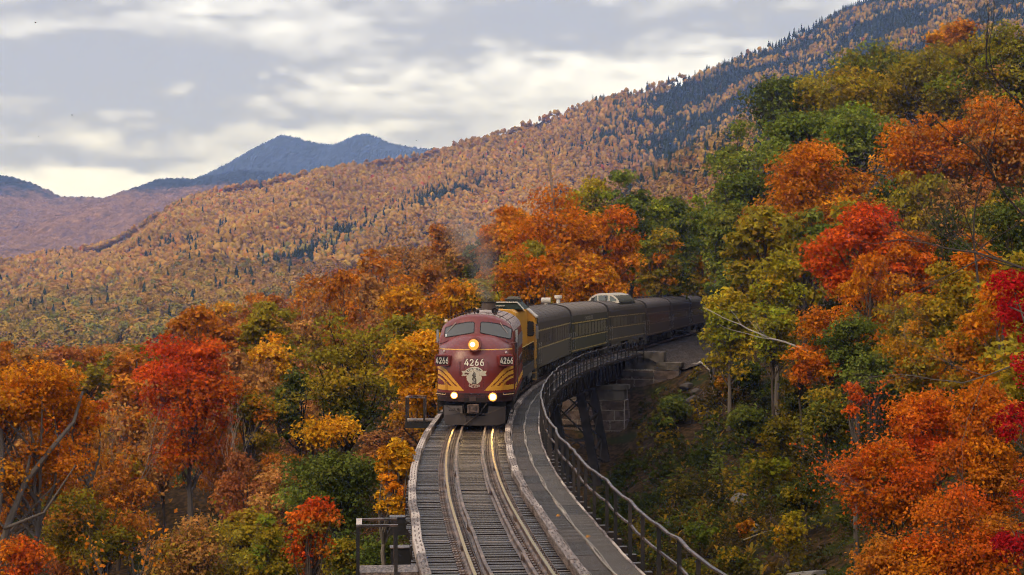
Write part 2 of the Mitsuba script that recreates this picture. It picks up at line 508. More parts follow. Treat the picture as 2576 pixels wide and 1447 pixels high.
S_FAR = s_at(260)
for o, name, ph in ((-.75, 'rail', 3.5), (.75, 'rail', 8.2), (-.44, 'guard_rail', 6.6), (.44, 'guard_rail', 1.9)):
    s = S0 + ph - 11.9
    while s < (S_FAR if name == 'rail' else S1):
        a, b = max(s, S0) + .006, min(s + 11.9, S_FAR if name == 'rail' else S1 + 2) - .006
        if b - a > .5:
            ss = np.linspace(a, b, 9)
            wob = (rng.random(9) - .5) * (.012 if name == 'rail' else .035)
            wob[[0, -1]] = (rng.random(2) - .5) * .03 * (name != 'rail')
            key = add(name, sweep(rail_profile(o), ss, wob, 0 if name == 'rail' else -.012), 'rusty_steel', parent=TRACK)
            if name == 'rail':
                add('running_surface', sweep(rail_head(o), ss, wob), 'rail_head', parent=key)
            for side in (-1, 1):
                sa = b - .32
                add('joint_bar', seg(sa, b + .3, o + side * .012, o + side * .052, -.15, -.045), 'rusty_steel', parent=key)
        s += 11.9
TIE = .342
n_tie = int((S1 - S0) / TIE)
rest = []
for i in range(n_tie):
    s = S0 + (i + .5) * TIE
    j = (rng.random(8) - .5)
    l, r = -1.86 + j[0] * .10, 1.62 + j[1] * .10
    m = seg(s - .098 + j[2] * .03, s + .098 + j[3] * .03, l, r, -.40, -.182 + j[4] * .012)
    if i % 3 == 2:
        m = seg(s - .1, s + .1, l, r, -.40, -.184)
    # a worn, slightly dished top with chamfered edges
    v = m[0].copy()
    v[[1, 3, 5, 7], 2] += (rng.random(4) - .5) * .012
    if i < 300:
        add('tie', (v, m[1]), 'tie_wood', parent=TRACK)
    else:
        rest.append((v, m[1]))
    if pt(s, 0, 0)[1] < 76:
        for o in (-.75, .75):
            pl = [seg(s - .09, s + .09, o - .235, o + .215, -.182, -.160)]
            for dx, dy in ((-.12, -.05), (.12, .05), (-.19, .04), (.18, -.04)):
                pl.append(seg(s + dy - .014, s + dy + .014, o + dx - .014, o + dx + .014, -.160, -.128))
            add('tie_plate', pl, 'rusty_steel', parent=TRACK)

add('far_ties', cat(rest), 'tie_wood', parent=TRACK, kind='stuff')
# ------------------------------------------------------------------ the trestle bridge itself
BRIDGE = thing('trestle_bridge', 'dark steel trestle bridge of plate girders curving over a wooded ravine', 'bridge')
TIMBER = [(-.1, -.182), (.1, -.182), (.1, .012), (.085, .028), (-.085, .028), (-.1, .012)]
for o0, name in ((-1.70, 'left'), (1.33, 'right')):
    s = S0
    while s < S1:
        L = 3.3 + rng.random() * 1.5
        e = min(s + L, S1)
        j = (rng.random(6) - .5)
        ss = np.linspace(s + .004, e - .004, 5)
        off = o0 + np.linspace(j[0], j[1], 5) * .07 + (rng.random(5) - .5) * .012
        dz = np.linspace(j[2], j[3], 5) * .03 + (rng.random(5) - .5) * .008
        k = add('guard_timber', sweep(TIMBER, ss, off, dz), 'timber', parent=BRIDGE)
        bolts = []
        for a in np.arange(s + .1, e - .05, TIE):
            w = np.interp(a, ss, off); z = np.interp(a, ss, dz) + .028
            side = .042 if int(a / TIE) % 2 else -.042
            for o2, a2 in ((side, a), (-side, a + .17)):
                c = pt(a2, w + o2, z)
                bv, bf = lathe([(.017, -.005), (.016, .010), (.009, .016), (.0, .017)], 6)
                bolts.append((bv + c, bf))
        add('bolts', cat(bolts), 'rusty_steel', parent=k, kind='stuff')
        s = e
# girders, stiffeners, bottom flanges
span_edges = [s_at(y) for y in (24, 37.5, 46.5, 60, 69, 83, 92, 104, 113, 127, 133, 140.5, END_Y)]
for a, b in zip(span_edges[:-1], span_edges[1:]):
    for o in (-1.02, 1.02):
        g = [seg(a + .05, b - .05, o - .012, o + .012, -2.0, -.44), seg(a + .05, b - .05, o - .19, o + .19, -.44, -.40), seg(a + .05, b - .05, o - .19, o + .19, -2.04, -2.0)]
        key = add('girder', g, 'bridge_steel', parent=BRIDGE)
        n = max(2, int((b - a) / 1.5))
        for c in np.linspace(a + .2, b - .2, n):
            for sd in (-1, 1):
                add('stiffener', seg(c - .012, c + .012, o + sd * .012, o + sd * .16, -1.998, -.442), 'bridge_steel', parent=key)
    add('cross_frame', [seg(a + .4, a + .5, -1.0, 1.0, -.62, -.5), seg(a + .4, a + .5, -1.0, 1.0, -1.95, -1.85), seg(b - .5, b - .4, -1.0, 1.0, -.62, -.5), seg(b - .5, b - .4, -1.0, 1.0, -1.95, -1.85)], 'bridge_steel', parent=BRIDGE)
# towers: pairs of battered, laced legs with struts and crossed braces


def bent(Y, zb):
    s = s_at(Y); zt = -2.05; run = (zt - zb) * .19
    out = []
    for sd in (-1, 1):
        top, bot = pt(s, sd * 1.15, zt), pt(s, sd * (1.15 + run), zb)
        t = frame(np.array(s))[1]
        t3 = np.array([t[0], t[1], 0])
        leg = [beam(top + t3 * d, bot + t3 * d, .56, .16, up=t3) for d in (-.24, .24)]
        key = add('tower_leg', leg, 'bridge_steel', parent=BRIDGE)
        n = int((zt - zb) / .42)
        lace = []
        for i in range(n):
            p0, p1 = top + (bot - top) * i / n, top + (bot - top) * (i + 1) / n
            nn = np.array([frame(np.array(s))[2][0], frame(np.array(s))[2][1], 0])
            for f in (-.13, .13):
                lace.append(beam(p0 + t3 * .17 + nn * f, p1 - t3 * .17 + nn * f, .05, .012, up=nn))
                lace.append(beam(p0 - t3 * .17 + nn * f, p1 + t3 * .17 + nn * f, .05, .012, up=nn))
        add('lacing', cat(lace), 'bridge_steel', parent=key)
        add('foot', lathe_box(bot), 'concrete', parent=key)
        out.append((top, bot))
    (t0, b0), (t1, b1) = out
    for f in (.02, .5, .97):
        add('strut', beam(t0 + (b0 - t0) * f, t1 + (b1 - t1) * f, .16, .2), 'bridge_steel', parent=BRIDGE)
    for f0, f1 in ((.04, .48), (.52, .95)):
        add('cross_brace', beam(t0 + (b0 - t0) * f0, t1 + (b1 - t1) * f1, .1, .1), 'bridge_steel', parent=BRIDGE)
        add('cross_brace', beam(t1 + (b1 - t1) * f0, t0 + (b0 - t0) * f1, .1, .1), 'bridge_steel', parent=BRIDGE)
    add('bearing_beam', seg(s - .3, s + .3, -1.5, 1.5, -2.3, -2.05), 'bridge_steel', parent=BRIDGE)
    return out


def lathe_box(b):
    return moved(bx(-.55, .55, -.55, .55, -1.4, .05), b)


towers = []
for Y, zb in ((37.5, -10), (46.5, -11), (60, -12), (69, -12), (83, -12), (92, -12), (104, -11.4), (113, -10.6), (127, -8.6), (133, -7.6)):
    towers.append(bent(Y, zb))
for i in range(0, 10, 2):
    for sd in (0, 1):
        (ta, ba), (tb, bb) = towers[i][sd], towers[i + 1][sd]
        for f in (.33, .66):
            add('strut', beam(ta + (ba - ta) * f, tb + (bb - tb) * f, .14, .16), 'bridge_steel', parent=BRIDGE)
        for f0, f1 in ((.02, .32), (.34, .65), (.67, .97)):
            add('cross_brace', beam(ta + (ba - ta) * f0, tb + (bb - tb) * f1, .09), 'bridge_steel', parent=BRIDGE)
            add('cross_brace', beam(tb + (bb - tb) * f0, ta + (ba - ta) * f1, .09), 'bridge_steel', parent=BRIDGE)
# dark bracket ends that stick out below the left guard timber
for Y in (40.9, 46.2, 62.5):
    s = s_at(Y)
    b = add('bracket', [seg(s - .02, s + .02, -2.28, -1.72, -.80, -.36), seg(s + .3, s + .34, -2.28, -1.72, -.80, -.36), seg(s - .02, s + .34, -2.28, -2.25, -.80, -.36)], 'bridge_steel', parent=BRIDGE)
    add('bracket_flange', seg(s - .06, s + .38, -2.3, -1.72, -.36, -.335), 'railing_steel', parent=b)

# ------------------------------------------------------------------ walkway with ribbed grating planks
WALK = thing('walkway', 'grey ribbed steel grating walkway along the right side of the track', 'walkway')
for a in np.arange(S0 + .2, S1, 1.16):
    e = 2.80 + (rng.random() - .5) * .05
    add('outrigger', seg(a - .09, a + .09, 1.66, e, -.30, -.122), 'tie_wood', parent=WALK)
PL = 1.95
for col, (o0, o1) in enumerate(((1.47, 1.925), (1.975, 2.47))):
    s = S0 + col * .7
    while s < S1 - .3:
        e = min(s + PL, S1)
        j = (rng.random(4) - .5)
        dz, do = j[0] * .016, j[1] * .025
        parts = [seg(s + .008, e - .008, o0 + do, o1 + do, -.115 + dz, -.098 + dz)]
        for r in np.arange(s + .05, e - .05, .1265):
            parts.append(seg(r, r + .062, o0 + do + .004, o1 + do - .004, -.0985 + dz, -.062 + dz))
        for r in (s + .008, e - .03):
            parts.append(seg(r, r + .022, o0 + do, o1 + do, -.0985 + dz, -.056 + dz))
        tone = rng.random()
        add('grating_panel', parts, 'grating_steel', np.array([(.040, .027, .019), (.060, .047, .037)][col]) * (.55 + .8 * tone), parent=WALK)
        s = e
for o, w, name in ((1.452, .016, 'edge_strip'), (1.95, .02, 'edge_strip'), (2.50, .028, 'edge_strip')):
    s = S0
    while s < S1:
        e = min(s + 3.9, S1)
        ss = np.linspace(s, e - .01, 6)
        off = o + (rng.random(6) - .5) * .03
        off[0] = o if s == S0 else last; last = off[-1]
        add(name, sweep([(-w, -.115), (w, -.115), (w, -.045), (-w, -.045)], ss, off, (rng.random(6) - .5) * .012), 'timber', parent=WALK)
        s = e
for k in range(2):
    ss = np.arange(S0, S1, .8)
    add('cable', tube(np.array([pt(a, 1.95 + .035 * (k - .5) + .03 * math.sin(a * .9 + k * 2), -.03) for a in ss]), .011, 5), 'dull_paint', (.20, .18, .15), parent=WALK)
add('hose', tube(np.array([pt(a, 1.445 + .02 * math.sin(a * 1.3), -.02) for a in np.arange(S0, S1, .6)]), .012, 5), 'dull_paint', (.12, .10, .09), parent=WALK)
# ------------------------------------------------------------------ hand railing
RAILING = thing('hand_railing', 'rust-brown steel hand railing with posts and two rails outside the walkway', 'railing')
ps = np.arange(S0 + .35, S1 + .1, 1.93)
ps[-1] = S1
po = 2.64 + (rng.random(len(ps)) - .5) * .10
pz = 1.0 + (rng.random(len(ps)) - .5) * .07
for a, o, z in zip(ps, po, pz):
    add('post', [seg(a - .038, a + .038, o - .004, o + .036, -.9 if a > s_at(60) else -.75, z), seg(a - .038, a - .03, o - .045, o + .036, -.75, z)], 'bridge_steel', parent=RAILING)
for k, (nm, w, h, f) in enumerate((('top_rail', .062, .036, 1.0), ('middle_rail', .04, .045, .52))):
    for i in range(len(ps) - 1):
        z0, z1 = pz[i] * f, pz[i + 1] * f
        a = pt(ps[i], po[i], z0 + .02); b = pt(ps[i + 1], po[i + 1], z1 + .02)
        mid = (a + b) / 2 + np.array([(rng.random() - .5) * .03, 0, -.012 - rng.random() * .02])
        add(nm, [beam(a, mid, w, h), beam(mid, b, w, h)], 'railing_steel', parent=RAILING)

# ------------------------------------------------------------------ refuge platforms on the left
for Y, lab in ((35.9, 'timber-floored refuge platform with dark square rail, nearest on the left of the track'), (75.6, 'dark refuge platform frame beside the locomotive, left of the track')):
    s = s_at(Y); P = thing('refuge_platform', lab, 'platform', 'refuge platforms beside the track')
    for i in range(4):
        add('floor_plank', seg(s - .02 + i * .235, s + .2 + i * .235, -2.98, -1.80, -.16, -.09), 'timber', parent=P)
    for o in (-2.98, -2.24):
        for d in (0, .98):
            add('post', seg(s - .06 + d, s + .02 + d, o - .035, o + .035, -.42, .80), 'railing_steel' if d else 'bridge_steel', parent=P)
    for d in (-.02, .96):
        add('top_rail', seg(s - .04 + d, s + .06 + d, -3.015, -2.20, .80, .84), 'railing_steel', parent=P)
    add('end_rail', seg(s + .041, s + .939, -3.015, -2.90, .80, .842), 'timber', parent=P)
    for d in (0, .92):
        add('floor_beam', seg(s - .05 + d, s + .03 + d, -3.03, -1.2, -.44, -.20), 'bridge_steel', parent=P)

# ------------------------------------------------------------------ masonry: pier and abutment with separate stones


def masonry(holder, s0, s1, o0, o1, z0, z1, rows, lengths, seed, mat='granite'):
    """Courses of separate rough blocks on the three faces that can be seen, over a mortar core."""
    r = np.random.default_rng(seed)
    add('mortar_core', seg(s0 + .02, s1 - .02, o0 + .02, o1 - .02, z0, z1 - .02), 'dull_paint', (.36, .31, .25), parent=holder)
    h = (z1 - z0) / rows
    for i in range(rows):
        za, zb = z0 + i * h + .04, z0 + (i + 1) * h - .04
        for face in (0, 1):
            lo, hi = (o0, o1) if face == 0 else (s0, s1)
            a = lo
            while a < hi - .05:
                b = min(a + lengths * (.7 + .7 * r.random()), hi)
                if hi - b < lengths * .4:
                    b = hi
                p = .02 + .05 * r.random()
                if face == 0:
                    m = seg(s0 - p - .02, s0 + .3, a + .045, b - .045, za, zb)
                    k = 0
                else:
                    m = seg(a + .045 + (.33 if a == lo else 0), b - .045, o1 - .3, o1 + p + .02, za, zb)
                v, f = m
                tm = trimesh.Trimesh(v, np.vstack([f[:, [0, 1, 2]], f[:, [0, 2, 3]]]), process=False).subdivide()
                vv = np.array(tm.vertices) + (meshkit.fbm(np.array(tm.vertices) * 3.1 + seed, 2, seed)[:, None] - .5) * .10
                add('stone', (vv, np.array(tm.faces)), mat, parent=holder)
                a = b


PIER = thing('stone_pier', 'pale granite pier with a capstone under the last girder', 'pier')
sp = s_at(140.5)
masonry(PIER, sp - 1.1, sp + 1.1, -2.4, 2.6, -7.2, -3.35, 5, 1.35, 21)
add('dressed_course', seg(sp - 1.08, sp + 1.08, -2.4, 2.55, -3.33, -2.58), 'concrete', parent=PIER)
add('capstone', seg(sp - 1.22, sp + 1.22, -2.5, 2.72, -2.56, -2.22), 'concrete', parent=PIER)
for o in (-1.02, 1.02):
    add('bearing', seg(sp - .3, sp + .3, o - .25, o + .25, -2.22, -2.05), 'bridge_steel', parent=PIER)
ABUT = thing('stone_abutment', 'stepped concrete and rubble stone abutment carrying the far end of the bridge', 'abutment')
sa = S1 + .25
add('back_wall', seg(sa + .1, sa + 1.6, -2.6, 4.25, -2.0, -.02), 'concrete', parent=ABUT)
add('bridge_seat', seg(sa - 1.0, sa + .09, -2.6, 3.6, -1.95, -1.62), 'concrete', parent=ABUT)
add('wing_cap', seg(sa - .75, sa + 1.35, 3.75, 5.75, -1.15, -.85), 'concrete', parent=ABUT)
add('wing_cap', seg(sa - .95, sa + 1.45, 3.62, 5.62, -1.42, -1.16), 'concrete', parent=ABUT)
masonry(ABUT, sa - .85, sa + 1.4, -2.5, 5.6, -2.95, -1.43, 2, 1.3, 33)


# ------------------------------------------------------------------ rolling stock: each built in its own frame (x right, y back from its front end, z up from the rail)
class Vehicle:
    def __init__(self, name, label, category, s0, s1, group=None):
        self.key = thing(name, label, category, group)
        p0, p1 = pt(s0, 0, 0), pt(s1, 0, 0)
        self.o = p0; self.t = (p1 - p0) / np.linalg.norm(p1 - p0); self.r = np.array([self.t[1], -self.t[0], 0]); self.L = float(np.linalg.norm(p1 - p0))

    def world(self, v):
        v = np.asarray(v, float)
        return self.o + v[:, :1] * self.r + v[:, 1:2] * self.t + np.array([0, 0, 1.0]) * v[:, 2:]

    def add(self, name, mesh, mat='paint', rgb=None, smooth=False, parent=None, **kw):
        v, f = cat(mesh) if isinstance(mesh, list) else cat([mesh])
        return add(name, (self.world(v), f), mat, rgb, smooth, parent=parent or self.key, **kw)


def cyl(p, q, r0, r1=None, sides=18):
    return tube([p, q], [r0, r0 if r1 is None else r1], sides)


def drop(mesh, xz, back=False):
    """First hit of rays along y on a mesh: (points, outward normals) for the (x, z) given."""
    v, f = mesh
    a, b, c = v[f[:, 0]], v[f[:, 1]], v[f[:, 2]]
    n = np.cross(b - a, c - a)
    n /= np.linalg.norm(n, axis=1, keepdims=True) + 1e-12
    n = np.where(n[:, 1:2] > 0, -n, n)
    d = (b[:, 0] - a[:, 0]) * (c[:, 2] - a[:, 2]) - (c[:, 0] - a[:, 0]) * (b[:, 2] - a[:, 2])
    P = np.asarray(xz, float)
    lo, hi = P.min(0) - .01, P.max(0) + .01
    tri = v[f][:, :, [0, 2]]
    ok_ = (np.abs(d) > 1e-9) & (tri.max(1) > lo).all(1) & (tri.min(1) < hi).all(1) & (n[:, 1] < -.02)
    a, b, c, n, d = a[ok_], b[ok_], c[ok_], n[ok_], d[ok_]
    w1 = ((P[:, :1] - a[:, 0]) * (c[:, 2] - a[:, 2]) - (c[:, 0] - a[:, 0]) * (P[:, 1:] - a[:, 2])) / d
    w2 = ((b[:, 0] - a[:, 0]) * (P[:, 1:] - a[:, 2]) - (P[:, :1] - a[:, 0]) * (b[:, 2] - a[:, 2])) / d
    ok = (w1 > -1e-3) & (w2 > -1e-3) & (w1 + w2 < 1 + 1e-3)
    y = np.where(ok, a[:, 1] + w1 * (b[:, 1] - a[:, 1]) + w2 * (c[:, 1] - a[:, 1]), np.inf)
    k = np.argmin(y, 1); yy = y[np.arange(len(P)), k]
    bad = ~np.isfinite(yy)
    yy[bad] = np.median(yy[~bad]) if (~bad).any() else 0
    return np.stack([P[:, 0], yy, P[:, 1]], 1), n[k]


def decal(mesh, poly, eps=.006, step=.07):
    """A flat outline in (x, z) laid on the front of a mesh as a thin sheet that stands eps proud of it."""
    out = []
    for g in getattr(poly, 'geoms', [poly]):
        if g.is_empty or g.area < 1e-6:
            continue
        v, f = trimesh.creation.triangulate_polygon(g, engine='earcut')
        m = trimesh.Trimesh(np.c_[v, v[:, 0] * 0], f, process=False)
        v, f = trimesh.remesh.subdivide_to_size(np.array(m.vertices), np.array(m.faces), step)
        p, n = drop(mesh, v[:, :2])
        out.append((p + n * eps, f))
    return cat(out)


def text_poly(text, height, bold=True, squeeze=1.0):
    """Lettering as flat outlines, centred on the origin."""
    from shapely import union_all
    m = meshkit.text_mesh(text, height, .01, bold)
    v, f = np.array(m.vertices), np.array(m.faces)
    top = f[(v[f][:, :, 2] > .009).all(1)]
    u = union_all([Polygon(v[t][:, :2]).buffer(1e-5) for t in top]).simplify(height * .006)
    x0, y0, x1, y1 = u.bounds
    return affinity.scale(affinity.translate(u, -(x0 + x1) / 2, -(y0 + y1) / 2), squeeze, 1, origin=(0, 0))


YELLOW, CREAM, BLACK, CHROME = (.64, .30, .032), (.62, .55, .43), (.012, .011, .011), (.5, .48, .44)
# ---- the maroon streamlined locomotive in front
LOCO = Vehicle('lead_locomotive', 'maroon streamlined diesel locomotive with yellow curved nose stripes and lit headlights', 'locomotive', s_at(71.0), s_at(85.6))
W = 1.52


def roof_z(x):
    return np.interp(np.abs(x), [0, .35, .7, 1.0, 1.2, 1.36, 1.45, 1.50, 1.52], [4.31, 4.295, 4.235, 4.12, 4.00, 3.84, 3.62, 3.3, 2.6])


def hull(points):
    h = trimesh.convex.convex_hull(np.asarray(points))
    return np.array(h.vertices), np.array(h.faces)


pts = []
NP, NR, NQ, Z0, TOP, LEN = 3.0, 2.15, 2.3, 2.0, 3.57, 1.55
for i in range(49):
    th = math.pi * i / 48
    ax, ay = math.cos(th) ** 2, math.sin(th) ** 2
    sx = 1 if math.cos(th) >= 0 else -1
    for k, z in enumerate((1.28, 1.6, Z0)):
        pts.append((sx * W * ax ** (1 / NP), LEN - (LEN - .02 * (2 - k)) * ay ** (1 / NR), z))
    for j in range(1, 25):
        g = math.sin(math.pi / 2 * j / 24) ** 2; l = 1 - g
        pts.append((sx * W * (ax * l) ** (1 / NP), LEN - LEN * (ay * l) ** (1 / NR), Z0 + (TOP - Z0) * g ** (1 / NQ)))
for x in (-W, W):
    pts += [(x, 2.2, 1.28), (x, 2.2, 2.4)]
for x in np.linspace(-1.45, 1.45, 25):
    pts.append((x, 1.56, 3.05 + .52 * max(0, 1 - abs(x / 1.5) ** 2.4)))
nose = hull(pts)
LOCO.add('nose', nose, 'maroon', smooth=40)
pts = []
for x in np.linspace(-1.45, 1.45, 41):
    b = .50 * abs(x / 1.45) ** 2.0
    zt = roof_z(abs(x)) if abs(x) < 1.36 else roof_z(abs(x))
    pts.append((x, 1.02 + .62 * abs(x / 1.45) ** 2, 3.36))
    pts.append((x, 1.02 + .62 * abs(x / 1.45) ** 2 - .03, 3.0))
    pts.append((x * .985, 1.62 + b * .8, zt - .13)); pts.append((x * .985, 1.70 + b * .8, zt - .05)); pts.append((x, 1.88 + b * .8, zt - .005)); pts.append((x, 3.2, zt))
for x in (-W, W):
    pts += [(x, 3.2, 2.6), (x, 1.95, 2.6), (x * .987, 3.2, 3.3), (x * .985, 1.9, 3.3)]
cab = hull(pts)
LOCO.add('cab', cab, 'maroon', smooth=30)
prof = [(x, float(roof_z(abs(x)))) for x in (-1.52, -1.50, -1.45, -1.36, -1.2, -1.0, -.7, -.35, 0, .35, .7, 1.0, 1.2, 1.36, 1.45, 1.50, 1.52)]
LOCO.add('body', extrude(Polygon([(-1.52, 1.05)] + prof + [(1.52, 1.05)]), 3.19, 14.45), 'maroon', smooth=30)
rp = [(x, z) for x, z in prof if abs(x) < 1.46]
roof = Polygon([(x * 1.004, z + .012) for x, z in rp] + [(x * .99, z - .02) for x, z in rp[::-1]])
R = LOCO.add('roof', extrude(roof, 2.55, 14.4), 'dull_paint', (.27, .205, .185), smooth=30)
riv = []
for y in np.arange(2.8, 14.2, .42):
    for x in (.35, .62, .9, 1.16, -.6, -1.1):
        riv.append(moved(bx(-.018, .018, -.018, .018, 0, .02), (x, y, roof_z(abs(x)) + .01)))
LOCO.add('bolts', riv, 'dull_paint', (.06, .045, .04), parent=R, kind='stuff')
for y in np.arange(4.2, 14, 1.9):
    LOCO.add('roof_seam', extrude(Polygon([(x * 1.006, z + .02) for x, z in rp] + [(x * .99, z - .01) for x, z in rp[::-1]]), y, y + .035), 'dull_paint', (.13, .10, .09), smooth=30, parent=R)


def dA(x, y, k=1.02):
    return (-1.759 + .0013697 * x) * k - .03, EYE_Z - (EYE_Z - 5.089 + .0013712 * y) * k


def d2(x, y):
    return -1.759 + .0021915 * x, 2.907 - .002194 * y


def rounded(points, r):
    return Polygon(points).buffer(-r).buffer(2 * r).buffer(-r)


for P in ([(418, 1195), (1248, 1052), (1248, 775), (1050, 780), (860, 815), (640, 868), (430, 945)], [(1438, 1058), (2285, 1238), (2292, 985), (2130, 890), (1900, 825), (1640, 782), (1445, 775)]):
    g = rounded([dA(*p) for p in P], .05)
    LOCO.add('windshield', decal(cab, g, .012), 'gloss', (.085, .082, .078), smooth=True)
    LOCO.add('windshield_gasket', decal(cab, g.buffer(.028).difference(g.buffer(-.004)), .02), 'dull_paint', (.025, .014, .014), smooth=True)
LOCO.add('window_sticker', decal(cab, sbox(*dA(435, 1180), *dA(475, 1112)), .02), 'paint', (.6, .6, .58))
for a, b, c in (((730, 780), (565, 950), (490, 1045)), ((1985, 785), (2050, 890), (2205, 1085))):
    p, n = drop(cab, np.array([dA(*a), dA(*b), dA(*c)]))
    p = p + np.array([0, -.06, 0])
    LOCO.add('wiper', [tube(p[:2], [.018, .014], 6), tube(p[1:], [.012, .009], 6)], 'paint', (.33, .24, .20))
# brow handrails, beacon, horns
for xs in (np.linspace(-1.13, -.04, 12), np.linspace(.16, 1.34, 12)):
    p = np.array([(x, 2.05 + .4 * abs(x / 1.45) ** 2, roof_z(abs(x)) + .10) for x in xs])
    p = np.vstack([p[0] - [0, 0, .11], p, p[-1] - [0, 0, .11]])
    LOCO.add('brow_handrail', [tube(p, .014, 6)] + [cyl(q, q - [0, 0, .12], .012, sides=5) for q in p[4:-3:4]], 'paint', (.06, .025, .022), smooth=True)
B = LOCO.add('beacon', moved(lathe([(.0, .13), (.055, .125), (.065, .08), (.065, 0)], 14), (-1.24, 2.3, 3.99)), 'paint', (.75, .60, .42), smooth=40)
for x, z, r in ((-.62, 4.34, .062), (-.49, 4.42, .068), (-.335, 4.44, .088), (-.15, 4.47, .085), (-.005, 4.40, .066), (.68, 4.43, .125)):
    h = rot(lathe([(.0, .02), (r * .55, .03), (r * .9, .0), (r, -.012), (r * 1.04, 0), (r * .7, .12), (r * .4, .3), (r * .3, .42), (0, .43)], 18), -90, 'x')
    k = LOCO.add('air_horn', moved(h, (x, 3.0, z)), 'dull_paint', (.022, .016, .014), smooth=40)
    LOCO.add('bracket', bx(x - .02, x + .02, 3.15, 3.19, roof_z(abs(x)) - .02, z - .03), 'dull_paint', (.03, .02, .02), parent=k)
# exhaust drum, roof hatch dome
LOCO.add('exhaust_stack', moved(lathe([(0, .33), (.26, .33), (.30, .345), (.33, .34), (.33, .30), (.305, .29), (.30, -.02), (.305, -.1)], 26), (.17, 9.2, 4.41)), 'dull_paint', (.085, .062, .050), smooth=30)
LOCO.add('exhaust_lip', moved(lathe([(.335, .0), (.345, .03), (.335, .06)], 26), (.17, 9.2, 4.70)), 'dull_paint', (.03, .026, .024), smooth=30)
LOCO.add('roof_hatch', moved(lathe([(0, .13), (.2, .12), (.36, .07), (.42, .0)], 26), (.16, 6.4, 4.30)), 'dull_paint', (.30, .25, .23), smooth=True)
for k in range(3):
    LOCO.add('cooling_fan', moved(lathe([(0, .02), (.40, .02), (.44, .12), (.47, .12), (.47, 0)], 24), (0, 10.6 + k * 1.15, 4.29)), 'dull_paint', (.10, .085, .08), smooth=30)
# headlight
HL = LOCO.add('headlight', [tube([(0, .0, 3.17), (0, .05, 3.17), (0, .7, 3.2)], [.235, .262, .27], 30)], 'maroon', smooth=40)
LOCO.add('headlight_rim', [moved(rot(lathe([(.225, 0), (.262, .0), (.262, .03), (.225, .03)], 30), 90, 'x'), (0, .0, 3.17))], 'paint', (.20, .07, .05), parent=HL, smooth=40)


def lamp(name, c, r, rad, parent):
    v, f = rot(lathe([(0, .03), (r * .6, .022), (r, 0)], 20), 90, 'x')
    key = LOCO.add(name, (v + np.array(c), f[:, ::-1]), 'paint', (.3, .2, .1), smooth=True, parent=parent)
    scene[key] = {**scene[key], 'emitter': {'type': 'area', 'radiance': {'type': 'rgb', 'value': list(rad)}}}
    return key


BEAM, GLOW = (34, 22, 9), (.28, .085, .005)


lamp('lens', (-.055, -.03, 3.175), .10, BEAM, HL)
lamp('lit_reflector', (-.03, -.016, 3.17), .215, (.24, .075, .005), HL)  # emissive disc added to imitate the orange glow round the lens
DITCH = []
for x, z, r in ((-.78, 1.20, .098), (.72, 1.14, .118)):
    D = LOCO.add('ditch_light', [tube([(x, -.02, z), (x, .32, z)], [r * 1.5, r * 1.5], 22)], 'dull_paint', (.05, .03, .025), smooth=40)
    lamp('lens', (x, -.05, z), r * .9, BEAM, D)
    lamp('lit_reflector', (x, -.025, z), r * 1.45, GLOW, D)  # wider emissive disc, the added orange glow round each ditch lens
# front paint: yellow bands, thin line, numerals, emblem
Y0 = [(128, 262), (180, 268), (235, 288), (290, 325), (345, 380), (400, 445), (450, 505), (500, 562), (560, 628), (625, 697), (120, 690)]
G1 = [(120, 322), (180, 333), (240, 365), (300, 420), (360, 482), (420, 545), (470, 592), (507, 621), (472, 621), (420, 570), (365, 512), (310, 452), (250, 397), (200, 367), (150, 352), (120, 350)]
G2 = [(120, 415), (180, 425), (235, 455), (290, 502), (340, 552), (398, 615), (362, 615), (320, 575), (270, 525), (215, 480), (165, 455), (120, 445)]
G3 = [(120, 490), (175, 500), (230, 532), (275, 575), (300, 606), (120, 602)]
from shapely import unary_union
for sgn in (1, -1):
    P = [Polygon([(sgn * d2(*p)[0], d2(*p)[1]) for p in q]).buffer(0) for q in (Y0, G1, G2, G3)]
    P = [affinity.translate(p, .0, 0) for p in P]
    LOCO.add('yellow_stripes', decal(nose, P[0].difference(unary_union(P[1:]))), 'paint', YELLOW, smooth=True)
    for i in range(6):
        x, z = d2(300, 545 + i * 25)
        p, n = drop(nose, np.array([(sgn * x - .06, z), (sgn * x + .06, z)]))
        LOCO.add('step_bar', beam(p[0] + n[0] * .035, p[1] + n[1] * .035, .05, .022), 'paint', YELLOW if i else (.40, .19, .03))
LOCO.add('thin_stripe', decal(nose, sbox(-1.475, 2.945, 1.475, 2.985)), 'paint', (.56, .28, .045), smooth=True)
LOCO.add('door_seam', decal(nose, sbox(*d2(630, 655), *d2(965, 128)).difference(sbox(*d2(635, 650), *d2(960, 133))), .004), 'dull_paint', (.03, .006, .006))
LOCO.add('number_panel', decal(nose, sbox(*d2(637, 262), *d2(962, 130)), .006), 'paint', (.09, .012, .012))
cx, cz = d2(800, 197)
LOCO.add('road_number', decal(nose, affinity.translate(text_poly('4266', .25, True, .90), cx, cz), .014), 'paint', CREAM, label='cream numerals 4266 on the nose door')
EM = LOCO.add('emblem', decal(nose, affinity.scale(affinity.translate(Point(0, 0).buffer(1, 48), *d2(801, 462)), .305, .283).buffer(0), .007), 'paint', (.36, .24, .15), label='round cream railroad crest with a standing figure under a banner')
ec = d2(801, 462)
LOCO.add('disc', decal(nose, affinity.scale(affinity.translate(Point(0, 0).buffer(1, 48), *ec), .29, .268), .010), 'paint', (.52, .46, .36), parent=EM)


def arc_band(c, r0, r1, a0, a1, n=24):
    a = np.radians(np.linspace(a0, a1, n))
    return Polygon([(c[0] + r1 * math.cos(t), c[1] + r1 * math.sin(t)) for t in a] + [(c[0] + r0 * math.cos(t), c[1] + r0 * math.sin(t)) for t in a[::-1]])


